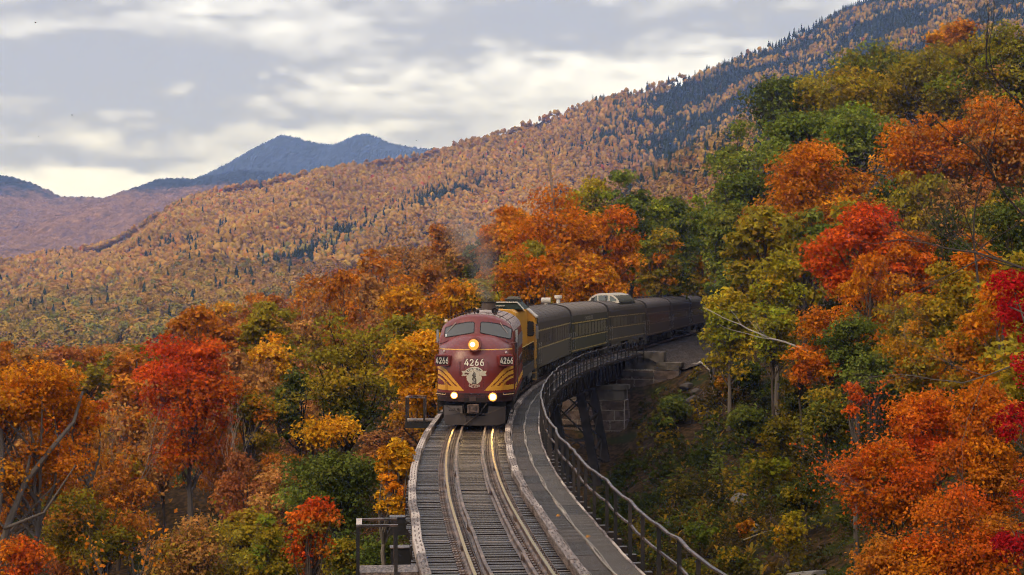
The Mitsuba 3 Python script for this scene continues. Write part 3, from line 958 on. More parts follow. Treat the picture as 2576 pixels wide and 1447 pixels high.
ac = d2(801, 480)
band = arc_band(ac, .315, .452, 140, 40)
LOCO.add('banner_edge', decal(nose, band.buffer(.012), .013), 'paint', (.30, .19, .11), parent=EM)
LOCO.add('banner', decal(nose, band, .016), 'paint', (.55, .49, .38), parent=EM)
for q in ([(580, 350), (632, 350), (662, 368), (710, 378), (706, 412), (632, 432), (580, 432), (606, 391)], [(1022, 348), (968, 350), (938, 362), (890, 374), (902, 428), (968, 432), (1022, 430), (998, 390)]):
    g = Polygon([d2(*p) for p in q])
    LOCO.add('ribbon_edge', decal(nose, g.buffer(.012), .011), 'paint', (.30, .19, .11), parent=EM)
    LOCO.add('ribbon', decal(nose, g, .0145), 'paint', (.52, .45, .34), parent=EM)
LOCO.add('ribbon_patch', decal(nose, Polygon([d2(*p) for p in [(632, 376), (690, 376), (706, 388), (700, 408), (632, 410)]]), .0175), 'paint', (.09, .03, .025), parent=EM)


def arc_text(text, c, r, a0, a1, h, inward, name, rgb, eps, squeeze=.8):
    n = len(text); out = []
    wd = {'a': .8, 'n': .8, 'd': .8, 'I': .5, ' ': .5, 'M': 1.2}
    w = np.array([wd.get(ch, 1.0) * (.62 if ch in 'and' else 1) for ch in text]); cum = (np.cumsum(w) - w / 2) / w.sum()
    for ch, k in zip(text, cum):
        if ch == ' ':
            continue
        a = a0 + (a1 - a0) * k
        g = text_poly(ch, h * (.5 if ch in 'and' else 1), True, squeeze)
        g = affinity.rotate(g, (a + 90) if inward else (a - 90), origin=(0, 0))
        out.append(affinity.translate(g, c[0] + r * math.cos(math.radians(a)), c[1] + r * math.sin(math.radians(a))))
    LOCO.add(name, decal(nose, unary_union(out), eps), 'paint', rgb, parent=EM)


arc_text('BOSTON and MAINE', ac, .384, 134, 46, .082, False, 'banner_lettering', (.03, .022, .02), .019, .72)
arc_text('RAILROAD', d2(801, 395), .50, -116, -64, .085, True, 'lettering', (.55, .48, .37), .010, .75)
fig = unary_union([Polygon([d2(*p) for p in q]) for q in (
    [(788, 362), (800, 357), (812, 362), (818, 372), (812, 378), (811, 388), (800, 393), (790, 388), (789, 378), (782, 374)],
    [(786, 390), (815, 390), (830, 405), (834, 440), (826, 468), (834, 490), (806, 484), (800, 470), (776, 492), (768, 478), (776, 440), (762, 432), (770, 402)],
    [(770, 470), (800, 464), (798, 505), (792, 548), (800, 562), (770, 564), (776, 520), (766, 500)], [(800, 464), (826, 468), (824, 515), (822, 562), (802, 562), (808, 510)],
    [(812, 500), (828, 488), (842, 492), (852, 486), (838, 505), (842, 575), (808, 575)], [(762, 560), (846, 560), (848, 578), (758, 578)], [(822, 400), (830, 380), (834, 382), (828, 420)], [(772, 476), (764, 520), (768, 522), (778, 480)])]).buffer(0)
LOCO.add('crest_figure', decal(nose, fig, .014), 'paint', (.085, .07, .055), parent=EM)
LOCO.add('crest_figure_light', decal(nose, unary_union([Polygon([d2(*p) for p in q]) for q in ([(796, 396), (806, 396), (812, 432), (800, 440)], [(786, 480), (794, 480), (788, 540), (780, 540)], [(792, 366), (806, 366), (804, 384), (794, 384)])]), .018), 'paint', (.24, .21, .165), parent=EM)
# number boards on the flanks of the nose
for sgn, (xa, xb) in ((-1, (-1.545, -.945)), (1, (.93, 1.535))):
    z0, z1 = 2.325, 2.765
    cxm = (xa + xb) / 2
    ro = lambda a, b, c, d, r: sbox(a, b, c, d).buffer(-r).buffer(r)
    box = extrude(ro(xa, z0, xb, z1, .09), .18, 1.0)
    hb = hull(np.vstack([box[0], [(xa * .55 + xb * .45 if 0 else (xb + .16 if sgn < 0 else xa - .16), .55, z) for z in (z0 + .06, z1 - .06)]]))
    N = LOCO.add('number_board', rot(hb, sgn * 9, 'z', (cxm, .3, 0)), 'maroon', smooth=35)
    turn = lambda m: rot(m, sgn * 9, 'z', (cxm, .3, 0))
    LOCO.add('rim', turn(extrude(ro(xa + .02, z0 + .02, xb - .02, z1 - .02, .08).difference(ro(xa + .055, z0 + .055, xb - .055, z1 - .055, .05)), .155, .18)), 'maroon', smooth=35, parent=N)
    LOCO.add('board_glass', turn(extrude(ro(xa + .05, z0 + .05, xb - .05, z1 - .05, .05), .172, .179)), 'gloss', (.02, .014, .013), parent=N)
    LOCO.add('numerals', turn(extrude(affinity.translate(text_poly('4266', .235, True, .64), cxm, (z0 + z1) / 2), .160, .170)), 'paint', (.55, .50, .42), parent=N)
for sgn, z in ((-1, 2.875), (1, 2.835)):
    p, n = drop(nose, np.array([(sgn * 1.215, z)]))
    LOCO.add('class_light', moved(rot(lathe([(0, .09), (.03, .085), (.05, .06), (.056, 0)], 16), 90, 'x'), p[0]), 'gloss', (.42, .33, .30), smooth=True)
for x0 in (-.55, .53):
    p, n = drop(nose, np.array([(x0, 2.50), (x0, 2.48), (x0, 2.0), (x0, 1.98)]))
    q = p + n * np.array([[0], [.07], [.07], [0]])
    LOCO.add('grab_iron', tube(q, .013, 6), 'paint', (.11, .03, .03), smooth=True)
for sgn in (-1, 1):
    LOCO.add('grab_iron', tube([(sgn * 1.12, .12, 1.245), (sgn * 1.14, -.02, 1.235), (sgn * 1.5, .28, 1.245), (sgn * 1.52, .5, 1.245)], .018, 6), 'gloss', (.55, .36, .16), smooth=True)
    LOCO.add('cab_hook', [tube([(sgn * 1.33, 1.05, 3.17), (sgn * 1.40, .95, 3.2), (sgn * 1.60, 1.1, 3.23)], .02, 6), tube([(sgn * 1.5, 1.0, 3.12), (sgn * 1.46, .95, 3.28)], .016, 6)], 'paint', (.20, .08, .07), smooth=True)
    M = LOCO.add('mirror', bx(sgn * 1.53 if sgn > 0 else -1.64, 1.64 if sgn > 0 else sgn * 1.53, 2.3, 2.34, 3.15, 3.72), 'dull_paint', (.05, .04, .036))
    LOCO.add('mirror_glass', bx(sgn * 1.54 if sgn > 0 else -1.63, 1.63 if sgn > 0 else sgn * 1.54, 2.285, 2.297, 3.18, 3.69), 'gloss', (.30, .29, .28), parent=M)
    # the cab's flank: window, door, handrails
    x = sgn * 1.527
    LOCO.add('side_window', bx(min(x, x - sgn * .02), max(x, x - sgn * .02), 2.55, 3.15, 2.75, 3.35), 'gloss', (.05, .05, .05))
    Dd = LOCO.add('cab_door', bx(min(x, x - sgn * .02), max(x, x - sgn * .02), 3.4, 4.0, 1.5, 3.35), 'maroon')
    LOCO.add('door_window', bx(min(x, x + sgn * .012), max(x, x + sgn * .012), 3.5, 3.9, 2.7, 3.2), 'gloss', (.05, .05, .05), parent=Dd)
    for y in (3.3, 4.1):
        LOCO.add('handrail', tube([(x, y, 1.4), (x + sgn * .06, y, 1.42), (x + sgn * .06, y, 2.9), (x, y, 2.92)], .014, 6), 'paint', (.22, .15, .12), smooth=True)
    for y in np.arange(5.0, 14, 2.3):
        LOCO.add('side_grille', bx(min(x, x + sgn * .015), max(x, x + sgn * .015), y, y + 1.7, 2.8, 3.35), 'dull_paint', (.16, .13, .12))
        LOCO.add('porthole', moved(rot(lathe([(0, .02), (.2, .02), (.22, 0)], 20), 90 * sgn, 'y'), (x, y + .85, 2.2)), 'gloss', (.04, .04, .04))
    LOCO.add('side_stripe', bx(min(x, x + sgn * .006), max(x, x + sgn * .006), 2.2, 14.4, 1.3, 1.5), 'paint', YELLOW)
    LOCO.add('battery_skirt', bx(sgn * 1.1 if sgn > 0 else -1.47, 1.47 if sgn > 0 else sgn * 1.1, 1.6, 14.3, .72, 1.05), 'dull_paint', (.035, .027, .024))
    LOCO.add('footstep', [bx(*sorted((sgn * 1.25, sgn * 1.5)), 1.0, 1.4, z, z + .04) for z in (.42, .7)] + [bx(*sorted((sgn * 1.46, sgn * 1.5)), 1.0, 1.05, .42, 1.1), bx(*sorted((sgn * 1.46, sgn * 1.5)), 1.35, 1.4, .42, 1.1)], 'dull_paint', (.03, .025, .022))
# anticlimber, valance, coupler, plough
low = hull([(x * f, y, z) for z in (.95, 1.27) for x, y, f in [(sx * W * math.cos(t) ** (2 / 3.0), LEN - (LEN + .03) * math.sin(t) ** (2 / 2.15), 1) for sx in (1, -1) for t in np.linspace(0, math.pi / 2, 14)] + [(W, 2.0, 1), (-W, 2.0, 1)]])
LOCO.add('valance', low, 'dull_paint', (.035, .016, .014), smooth=40)
for z in (1.275, 1.205, 1.135):
    rib = hull([(x, y, zz) for zz in (z - .018, z + .018) for x, y in [(sx * (W + .03) * math.cos(t) ** (2 / 3.0), LEN - (LEN + .06) * math.sin(t) ** (2 / 2.15)) for sx in (1, -1) for t in np.linspace(0, math.pi / 2, 20)]])
    LOCO.add('anticlimber_rib', rib, 'paint', (.055, .016, .015), smooth=40)
LOCO.add('coupler_pocket', bx(-.40, .12 + .35, -.045, .3, .93, 1.19), 'dull_paint', (.02, .013, .011))
LOCO.add('pocket_plate', bx(-.19, .07, -.07, -.03, .98, 1.16), 'dull_paint', (.06, .035, .028))
LOCO.add('coupler', [bx(-.22, .17, -.32, .12, .52, .86), bx(-.12, .08, -.42, -.3, .58, .80), bx(-.26, -.17, -.40, .05, .55, .84), bx(.11, .19, -.38, .02, .55, .78)], 'rusty_steel')
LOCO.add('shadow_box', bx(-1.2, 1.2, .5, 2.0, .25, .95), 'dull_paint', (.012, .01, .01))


def pilot(poly, name, rgb, dy=0):
    v, f = trimesh.creation.triangulate_polygon(Polygon(poly), engine='earcut')
    v, f = trimesh.remesh.subdivide_to_size(np.c_[v, v[:, 0] * 0], f, .22)
    y = .02 + dy + .42 * np.abs(v[:, 0] / 1.25) ** 2.2 + .10 * (.8 - v[:, 1]) * -1 + .03 * (meshkit.noise(np.c_[v[:, :2] * 3, v[:, :1] * 0], 4) - .5)
    p = np.c_[v[:, 0], y, v[:, 1]]
    k = len(p)
    m = (np.vstack([p, p + [0, .03, 0]]), np.vstack([f, f[:, ::-1] + k]))
    return LOCO.add(name, m, 'dull_paint', rgb, smooth=25)


PL_ = pilot([(-1.22, .79), (-.46, .80), (-.45, .50), (-.3, .40), (.42, .40), (.52, .52), (.56, .78), (1.2, .72), (1.20, .10), (.9, .035), (-.2, .03), (-.6, .05), (-1.12, .04), (-1.2, .2)], 'pilot_plough', (.046, .035, .031))
pilot([(-1.20, .77), (-.47, .78), (-.46, .52), (-1.18, .40)], 'patch_plate', (.080, .066, .062), -.02)
LOCO.add('cut_lever', [tube([(-1.15, .22, .80), (-.92, -.02, .70), (-.45, -.06, .47), (0, -.12, .50), (.45, -.06, .47), (.9, -.02, .64), (1.22, .2, .76)], .016, 6)], 'dull_paint', (.045, .034, .03), smooth=True)
LOCO.add('drawbar_rod', [tube([(.14, -.12, .46), (-.30, -.16, .10)], .03, 8), tube([(-.30, -.16, .10), (-.38, -.16, .05)], [.03, .045], 8)], 'dull_paint', (.06, .043, .036), smooth=True)
LOCO.add('air_hose', [tube([(.5, -.06, .9), (.38, -.12, .75), (.22, -.16, .5), (.1, -.14, .38)], .022, 7), tube([(-.42, -.04, .85), (-.38, -.12, .6), (-.3, -.12, .3), (-.28, -.1, .16)], .014, 7)], 'dull_paint', (.03, .022, .02), smooth=True)
LOCO.add('brackets', [bx(-.98, -.72, -.03, .0, .60, .64), bx(-.80, -.76, -.04, .0, .60, .70), bx(-.66, -.58, -.03, .0, .60, .70)], 'dull_paint', (.03, .022, .02))


def truck(V, y, axles, half=1.0, r=.5, rgb=(.022, .018, .016)):
    k = V.add('truck', [bx(-1.28, -1.08, y - half - .7, y + half + .7, .46, .82), bx(1.08, 1.28, y - half - .7, y + half + .7, .46, .82), bx(-1.1, 1.1, y - .3, y + .3, .5, .9)], 'dull_paint', rgb)
    for i in range(axles):
        ya = y + (i - (axles - 1) / 2) * (2 * half / (axles - 1))
        for sx in (-1, 1):
            w = rot(lathe([(0, -.03), (r * .35, -.03), (r * .8, .0), (r, .0), (r, .10), (r + .03, .105), (r + .03, .135), (0, .135)], 22), 90 if sx < 0 else -90, 'y')
            V.add('wheel', moved(w, (sx * .82, ya, r)), 'dull_paint', (.05, .04, .035), parent=k, smooth=30)
            V.add('journal_box', bx(*sorted((sx * 1.10, sx * 1.34)), ya - .14, ya + .14, .38, .66), 'dull_paint', rgb, parent=k)


truck(LOCO, 3.3, 2, 1.35, .5); truck(LOCO, 11.6, 2, 1.35, .5)
LOCO.add('fuel_tank', [bx(-1.3, 1.3, 5.8, 9.0, .3, .95)], 'dull_paint', (.03, .024, .022))


# ---- the yellow hood locomotive behind it
GP = Vehicle('hood_locomotive', 'yellow hood-type diesel locomotive coupled behind the maroon one, its cab to the rear', 'locomotive', s_at(86.3), s_at(98.3))
OCHRE = (.50, .235, .018)
L = GP.L
hood = Polygon([(-1.12, 1.55), (-1.12, 3.88), (-1.05, 4.12), (-.88, 4.26), (0, 4.31), (.88, 4.26), (1.05, 4.12), (1.12, 3.88), (1.12, 1.55)])
GP.add('hood', extrude(hood, 1.3, L - 2.4), 'paint', OCHRE, smooth=30)
for y in np.arange(2.0, L - 3, 1.5):
    for sx in (-1, 1):
        GP.add('hood_door', bx(*sorted((sx * 1.12, sx * 1.135)), y, y + 1.42, 1.9, 3.7), 'paint', (.47, .215, .018))
GP.add('walkway_deck', bx(-1.5, 1.5, .3, L - .3, 1.40, 1.54), 'dull_paint', (.05, .04, .03))
GP.add('frame_sill', bx(-1.48, 1.48, .3, L - .3, 1.05, 1.40), 'dull_paint', (.06, .05, .04))
RB = GP.add('radiator_housing', extrude(Polygon([(-.50, 4.30), (-.50, 4.60), (.98, 4.60), (1.28, 4.27)]), 3.6, 8.4), 'dull_paint', (.022, .035, .028))
GP.add('housing_edge', [bx(-.55, 1.02, 3.52, 3.60, 4.595, 4.64), beam((1.01, 3.56, 4.62), (1.32, 3.56, 4.29), .07, .05), bx(-.55, .40, 3.50, 3.58, 4.43, 4.46)], 'paint', (.48, .47, .42), parent=RB)
FB = GP.add('fan_box', bx(.25, .95, 6.0, 8.2, 4.60, 4.76), 'dull_paint', (.03, .032, .028))
GP.add('fan_grating', [bx(.2, 1.0, 5.95, 6.02, 4.75, 4.79), bx(.34, .88, 6.0, 8.0, 4.80, 4.86)], 'dull_paint', (.16, .155, .13), parent=FB)
GP.add('headlight_pod', [tube([(-.86, 1.4, 4.16), (-.86, 1.9, 4.22)], [.13, .16], 14)], 'paint', OCHRE, smooth=40)
ca, cb = L - 2.4, L - .75
cabp = Polygon([(-1.52, 1.55), (-1.52, 3.78), (-.88, 4.36), (-.5, 4.44), (.5, 4.44), (.88, 4.36), (1.52, 3.78), (1.52, 1.55)])
CAB = GP.add('cab', extrude(cabp, ca, cb), 'paint', OCHRE)
GP.add('cab_roof', extrude(Polygon([(-1.60, 3.73), (-1.60, 3.81), (-.90, 4.42), (-.5, 4.50), (.5, 4.50), (.90, 4.42), (1.60, 3.81), (1.60, 3.73), (.87, 4.37), (.5, 4.445), (-.5, 4.445), (-.87, 4.37)]), ca - .12, cb + .1), 'paint', (.40, .36, .30), parent=CAB)
GP.add('door', bx(.96, 1.44, ca - .02, ca - .005, 1.75, 3.62), 'paint', (.46, .21, .016), parent=CAB)
for sx in (1, -1):
    w = sbox(*sorted((sx * .99, sx * 1.42))[:1], 2.82, sorted((sx * .99, sx * 1.42))[1], 3.52).buffer(-.07).buffer(.07)
    GP.add('window_frame', extrude(w.buffer(.04), ca - .045, ca - .021), 'dull_paint', (.012, .012, .012), parent=CAB)
    GP.add('window_glass', extrude(w, ca - .055, ca - .046), 'gloss', (.035, .033, .03), parent=CAB)
GP.add('black_band', [bx(.95, 1.51, ca - .024, ca - .022, 2.08, 2.28), bx(.95, 1.0, ca - .024, ca - .022, 2.93, 3.02), bx(1.42, 1.51, ca - .024, ca - .022, 2.93, 3.02)], 'dull_paint', (.012, .012, .012), parent=CAB)
GP.add('class_lamp', [bx(-.15, .15, ca - .2, ca - .12, 4.30, 4.42)], 'dull_paint', (.1, .1, .09))
for sx in (-1, 1):
    x = sx * 1.46
    GP.add('running_rail', tube([(x, .5, 2.5), (x, ca - .15, 2.52)], .018, 6), 'paint', (.60, .42, .12), smooth=True)
    for y in np.arange(.6, ca, .52):
        GP.add('stanchion', cyl((x, y, 1.5), (x, y, 2.52), .016, sides=6), 'dull_paint', (.02, .018, .015), smooth=True)
    GP.add('side_window', bx(*sorted((sx * 1.52, sx * 1.535)), ca + .3, cb - .3, 2.8, 3.4), 'gloss', (.04, .04, .04), parent=CAB)
    GP.add('mirror', bx(*sorted((sx * 1.56, sx * 1.70)), ca + .1, ca + .14, 2.65, 3.3), 'gloss', (.22, .21, .2), parent=CAB)
    GP.add('cab_post', bx(*sorted((sx * 1.50, sx * 1.56)), ca - .06, ca - .01, 1.1, 3.5), 'paint', (.40, .22, .05), parent=CAB)
    GP.add('air_reservoir', tube([(sx * 1.1, 7.2, .85), (sx * 1.1, 7.3, .85), (sx * 1.1, ca - .4, .85), (sx * 1.1, ca - .3, .85)], [.2, .3, .3, .2], 18), 'dull_paint', (.16, .145, .13), smooth=40)
    GP.add('ladder', [bx(*sorted((sx * 1.2, sx * 1.5)), L - .7, L - .3, z, z + .05) for z in (.4, .75, 1.1)] + [bx(*sorted((sx * 1.46, sx * 1.5)), L - .72, L - .68, .35, 1.5)], 'paint', (.40, .22, .05))
GP.add('exhaust_pipe', [tube([(.55, ca + .8, 4.45), (.55, ca + .8, 4.72), (.7, ca + .8, 4.74)], .04, 8), cyl((1.05, cb, 4.0), (1.05, cb, 4.62), .05)], 'dull_paint', (.03, .025, .02))
truck(GP, 3.2, 2, 1.3, .5); truck(GP, L - 3.0, 2, 1.3, .5)
GP.add('fuel_tank', [bx(-1.2, 1.2, 4.9, 7.0, .3, 1.0)], 'dull_paint', (.03, .024, .022))


# ---- passenger cars
def coach(label, Ya, Yb, lower, upper, band, roof, stripe, stripes, windows, seed, roof_top=4.20, dome=False, skirt=False, letters=None, winrgb=(.10, .085, .06), lap=None, fluted=False):
    V = Vehicle('passenger_car', label, 'passenger car', s_at(Ya) + .35, s_at(Yb) - .35, 'passenger cars of the train')
    L, w = V.L, 1.50
    shoulder = [(w, 3.42), (1.47, 3.62), (1.36, 3.82), (1.16, 3.98), (.85, roof_top - .12), (.45, roof_top - .03), (0, roof_top)]
    rp = [(-x, z) for x, z in shoulder] + [(x, z) for x, z in shoulder[-2::-1]]
    V.add('body', extrude(Polygon([(-w, .98), (-w, 3.42), (w, 3.42), (w, .98)]), 0, L), 'dull_paint', lower)
    R = V.add('roof', extrude(Polygon(rp), -.02, L + .02), 'dull_paint', roof, smooth=35)
    for y in np.arange(.5, L, 2.4):
        V.add('roof_seam', extrude(Polygon([(x * 1.005, z + .014) for x, z in rp] + [(x * .985, z - .02) for x, z in rp[::-1]]), y, y + .05), 'dull_paint', np.array(roof) * .8, smooth=35, parent=R)
    for y0 in (-.035, L - .03):
        V.add('end_band', extrude(Polygon([(x * 1.012, z + .03) for x, z in rp] + [(x * .97, z - .05) for x, z in rp[::-1]]), y0, y0 + .07), 'dull_paint', (.028, .022, .018), smooth=35, parent=R)
    V.add('diaphragm', [bx(-.75, .75, -.45, -.001, .95, 3.55), bx(-.75, .75, L + .001, L + .42, .95, 3.55)], 'dull_paint', (.012, .011, .010))
    for sx in (-1, 1):
        X = lambda a, b: sorted((sx * (w + a), sx * (w + b)))
        V.add('letter_board', bx(*X(.001, .006), .05, L - .05, stripes[0], 3.41), 'dull_paint', upper)
        if len(stripes) > 1:
            V.add('window_band', bx(*X(.001, .006), .05, L - .05, stripes[1], stripes[0]), 'dull_paint', band)
        for z in stripes:
            V.add('stripe', bx(*X(.004, .014), .02, L - .02, z - .035, z + .035), 'dull_paint', stripe)
        V.add('side_sill', bx(*X(.001, .03), 0, L, .98, 1.08), 'dull_paint', np.array(lower) * .8)
        if fluted:
            for z in np.arange(1.2, stripes[1] - .1, .13):
                V.add('flute', bx(*X(.0005, .012), .3, L - .3, z, z + .05), 'dull_paint', np.array(lower) * 1.12)
        for y, ww, z0, z1, c in windows:
            k = V.add('window', bx(*X(.006, .010), y, y + ww, z0, z1), 'gloss', winrgb if c is None else c)
            V.add('frame', [bx(*X(.010, .022), y - .04, y + ww + .04, z0 - .05, z0), bx(*X(.010, .018), y - .04, y + ww + .04, z1, z1 + .04), bx(*X(.010, .018), y - .04, y, z0, z1), bx(*X(.010, .018), y + ww, y + ww + .04, z0, z1)], 'dull_paint', np.array(band) * 1.25, parent=k)
        for y in (.42, L - 1.15):
            d = V.add('door', bx(*X(.003, .012), y, y + .72, 1.05, 3.15), 'dull_paint', np.array(lower) * .55)
            V.add('door_glass', bx(*X(.012, .016), y + .16, y + .56, 2.1, 2.85), 'gloss', (.03, .028, .024), parent=d)
            for dy in (-.12, .84):
                V.add('grab_rail', tube([(sx * w, y + dy, 1.2), (sx * (w + .08), y + dy, 1.22), (sx * (w + .08), y + dy, 2.3), (sx * w, y + dy, 2.32)], .018, 6), 'paint', (.30, .27, .22), smooth=True)
            V.add('steps', [bx(*sorted((sx * 1.05, sx * 1.45)), y, y + .72, z, z + .05) for z in (.35, .62, .88)] + [bx(*sorted((sx * 1.05, sx * 1.45)), y - .03, y, .33, 1.0)], 'dull_paint', (.10, .09, .075))
        if letters and sx > 0:
            g = affinity.translate(text_poly(letters[0], letters[1], False, .9), 0, 0)
            v, f = extrude(g, 0, .006)
            v = np.c_[w + .012 - v[:, 1] + 0, L * letters[2] + v[:, 0], v[:, 2] + (stripes[0] + 3.41) / 2]
            V.add('lettering', (v, f), 'dull_paint', (.20, .165, .11))
    if lap:
        for y, h, kind in lap:
            if kind == 'pipe':
                V.add('roof_pipe', [cyl((.0, y, roof_top - .05), (0, y, roof_top + h), .06), moved(lathe([(.15, 0), (.08, .12), (.06, .12)], 14), (0, y, roof_top - .02))], 'dull_paint', (.05, .045, .04))
            if kind == 'white':
                V.add('roof_vent', [cyl((-.2, y, roof_top - .05), (-.2, y, roof_top + h * .5), .13), moved(lathe([(.13, h * .45), (.26, h * .6), (.26, h), (0, h)], 18), (-.2, y, roof_top))], 'paint', (.62, .56, .47), smooth=35)
            if kind == 'mushroom':
                V.add('roof_vent', [moved(rot(lathe([(0, -.3), (.17, -.3), (.19, -.25), (.19, .3), (0, .3)], 18), 90, 'y'), (0, y, roof_top + h * .7)), cyl((0, y, roof_top - .05), (0, y, roof_top + h * .6), .12)], 'paint', (.46, .41, .35), smooth=35)
            if kind == 'stub':
                V.add('roof_vent', [bx(-.1, .1, y - .1, y + .1, roof_top - .05, roof_top + h), bx(-.16, .16, y - .16, y + .16, roof_top + h, roof_top + h + .04)], 'dull_paint', (.045, .04, .037))
    r = np.random.default_rng(seed)
    for y0 in np.arange(5.6, L - 6.5, 1.35):
        hgt = .3 + .35 * r.random()
        V.add('underfloor_box', bx(-1.35, 1.35, y0, y0 + .8 + .45 * r.random(), .95 - hgt, .97), 'dull_paint', np.array((.022, .019, .016)) * (.7 + .9 * r.random()))
    if skirt:
        for y0, y1 in ((1.2, L * .30), (L * .50, L * .80), (L * .92, L - .1)):
            for sx in (-1, 1):
                V.add('skirt', bx(*sorted((sx * (w - .02), sx * (w + .012))), y0, y1, .62, .98), 'dull_paint', np.array(lower) * .95)
    truck(V, 2.9, 2, 1.25, .46); truck(V, L - 2.9, 2, 1.25, .46)
    V.add('brake_gear', [bx(-1.2, 1.2, .3, .4, .62, .8), cyl((-.9, .9, .55), (.9, .9, .55), .09)], 'dull_paint', (.03, .026, .022))
    return V


win = lambda ys, ww, z0, z1, c=None: [(y, ww, z0, z1, c) for y in ys]
_OLIVE, TAUPE, STR = (.070, .068, .050), (.105, .090, .074), (.28, .195, .075)
coach('grey weathered passenger car with yellow stripes and three small windows, first behind the yellow locomotive', 98.5, 119.3, (.088, .074, .054), (.066, .050, .038), (.070, .053, .040), (.075, .058, .047), (.30, .21, .08), (2.98, 2.02),
      win((3.0, 4.3, 6.0), .42, 2.25, 2.75, (.03, .025, .02)) + win((8.0,), .5, 2.1, 2.95, (.03, .025, .02)) + win(np.arange(10.0, 19, 1.55), .95, 2.16, 2.86), 3,
      lap=((.5, .42, 'pipe'), (1.0, .30, 'stub'), (2.8, .2, 'stub'), (19.3, .34, 'mushroom')))
c2 = coach('olive green passenger car with ten tall windows between yellow stripes, second in the train', 119.3, 138.4, (.062, .058, .034), (.062, .052, .036), (.050, .044, .027), (.115, .090, .070), (.33, .215, .06), (2.92, 1.92, 1.10),
           win(np.arange(1.7, 17.4, 1.62), 1.25, 2.05, 2.80, (.13, .115, .075)), 4, letters=('CONWAY SCENIC RAILROAD', .24, .45), lap=((5.4, .55, 'white'),), winrgb=(.12, .105, .07))
DOME = coach('brown and grey passenger car with a glazed observation dome on its roof', 138.4, 157.4, (.080, .066, .046), (.062, .046, .032), (.070, .054, .036), (.066, .050, .038), (.27, .18, .07), (3.0, 2.15, 1.28),
             win(np.arange(2.2, 9, 1.72), 1.35, 2.26, 2.86, (.105, .09, .06)) + win((10.2, 11.2), .45, 2.3, 2.8, (.04, .034, .026)) + win(np.arange(12.4, 17, 1.6), 1.2, 2.26, 2.86, (.09, .078, .055)), 5, skirt=True, fluted=True, lap=((1.6, .2, 'stub'),))
FADED = (.075, .052, .038)
coach('brown passenger car with a row of dark red windows behind the dome car', 157.4, 177.2, FADED, (.062, .042, .032), (.058, .036, .028), (.075, .060, .056), (.15, .09, .05), (2.9, 2.0, 1.12),
      win(np.arange(2.2, 17, 1.42), .95, 2.08, 2.78, (.055, .010, .010)), 6, lap=tuple((y, .12, 'stub') for y in np.arange(1.2, 19, 2.9)))
coach('dark brown passenger car partly behind yellow leaves near the end of the train', 177.2, 197.3, (.066, .046, .034), (.055, .038, .03), (.045, .03, .024), (.066, .054, .05), (.12, .075, .045), (2.9, 2.0, 1.12),
      win(np.arange(2.2, 17, 1.5), 1.1, 2.1, 2.75, (.016, .013, .012)), 7, lap=tuple((y, .14, 'stub') for y in np.arange(1.2, 19, 3.4)))
coach('last dark passenger car vanishing behind trees at the bend', 197.3, 217.4, (.06, .042, .032), (.05, .035, .028), (.045, .03, .024), (.06, .05, .046), (.11, .07, .042), (2.9, 2.0, 1.12),
      win(np.arange(2.2, 17, 1.5), 1.1, 2.1, 2.75, (.016, .013, .012)), 8)
# the dome: an arched tunnel with three panes in front and ribbed glazing along its side
V, L, zt = DOME, DOME.L, 4.20
y0, y1 = 6.4, 14.4
arch = [(1.26 * math.cos(a), 3.86 + .90 * math.sin(a)) for a in np.linspace(0, math.pi, 25)]
arch = [(x * (1 if abs(x) < 1.0 else 1), z) for x, z in arch]
DM_ = V.add('dome', extrude(Polygon(arch), y0 + .03, y1), 'dull_paint', (.055, .052, .036), smooth=35)
V.add('dome_base', extrude(Polygon([(-1.30, 3.6), (-1.30, 4.06), (1.30, 4.06), (1.30, 3.6)]), y0 + .1, y1 + .02), 'dull_paint', (.038, .034, .026), parent=DM_)
V.add('dome_top', extrude(Polygon([(1.275 * math.cos(a), 3.86 + .915 * math.sin(a)) for a in np.linspace(math.radians(52), math.radians(128), 15)] + [(1.24 * math.cos(a), 3.86 + .88 * math.sin(a)) for a in np.linspace(math.radians(128), math.radians(52), 15)]), y0 - .02, y1 + .01), 'dull_paint', (.30, .275, .22), smooth=35, parent=DM_)
outer = Polygon(arch + [(-1.26, 3.9), (1.26, 3.9)]).buffer(.0)
front = outer.buffer(.03).intersection(sbox(-2, 4.0, 2, 6))
mid = sbox(-.40, 4.19, .40, 4.60).buffer(-.05).buffer(.05)
side_r = outer.buffer(-.10).intersection(sbox(.50, 4.12, 1.3, 4.78)).buffer(-.04).buffer(.04)
side_l = affinity.scale(side_r, -1, 1, origin=(0, 0))
V.add('dome_front_frame', extrude(front.difference(unary_union([mid, side_r, side_l])), y0 - .05, y0 + .03), 'paint', (.62, .56, .45), parent=DM_)
for g in (mid, side_r, side_l):
    V.add('dome_pane', extrude(g, y0 - .01, y0 + .02), 'gloss', (.16, .185, .18), parent=DM_)
for y in np.arange(y0 + .5, y1, .72):
    V.add('dome_rib', extrude(Polygon([(1.28 * math.cos(a), 3.86 + .92 * math.sin(a)) for a in np.linspace(math.radians(12), math.radians(54), 9)] + [(1.24 * math.cos(a), 3.86 + .88 * math.sin(a)) for a in np.linspace(math.radians(54), math.radians(12), 9)]), y, y + .07), 'dull_paint', (.085, .08, .055), smooth=35, parent=DM_)
V.add('marker_post', [cyl((.62, 4.0, 4.1), (.62, 4.0, 4.52), .045), bx(.54, .66, 3.94, 4.0, 4.45, 4.53)], 'dull_paint', (.05, .036, .026))


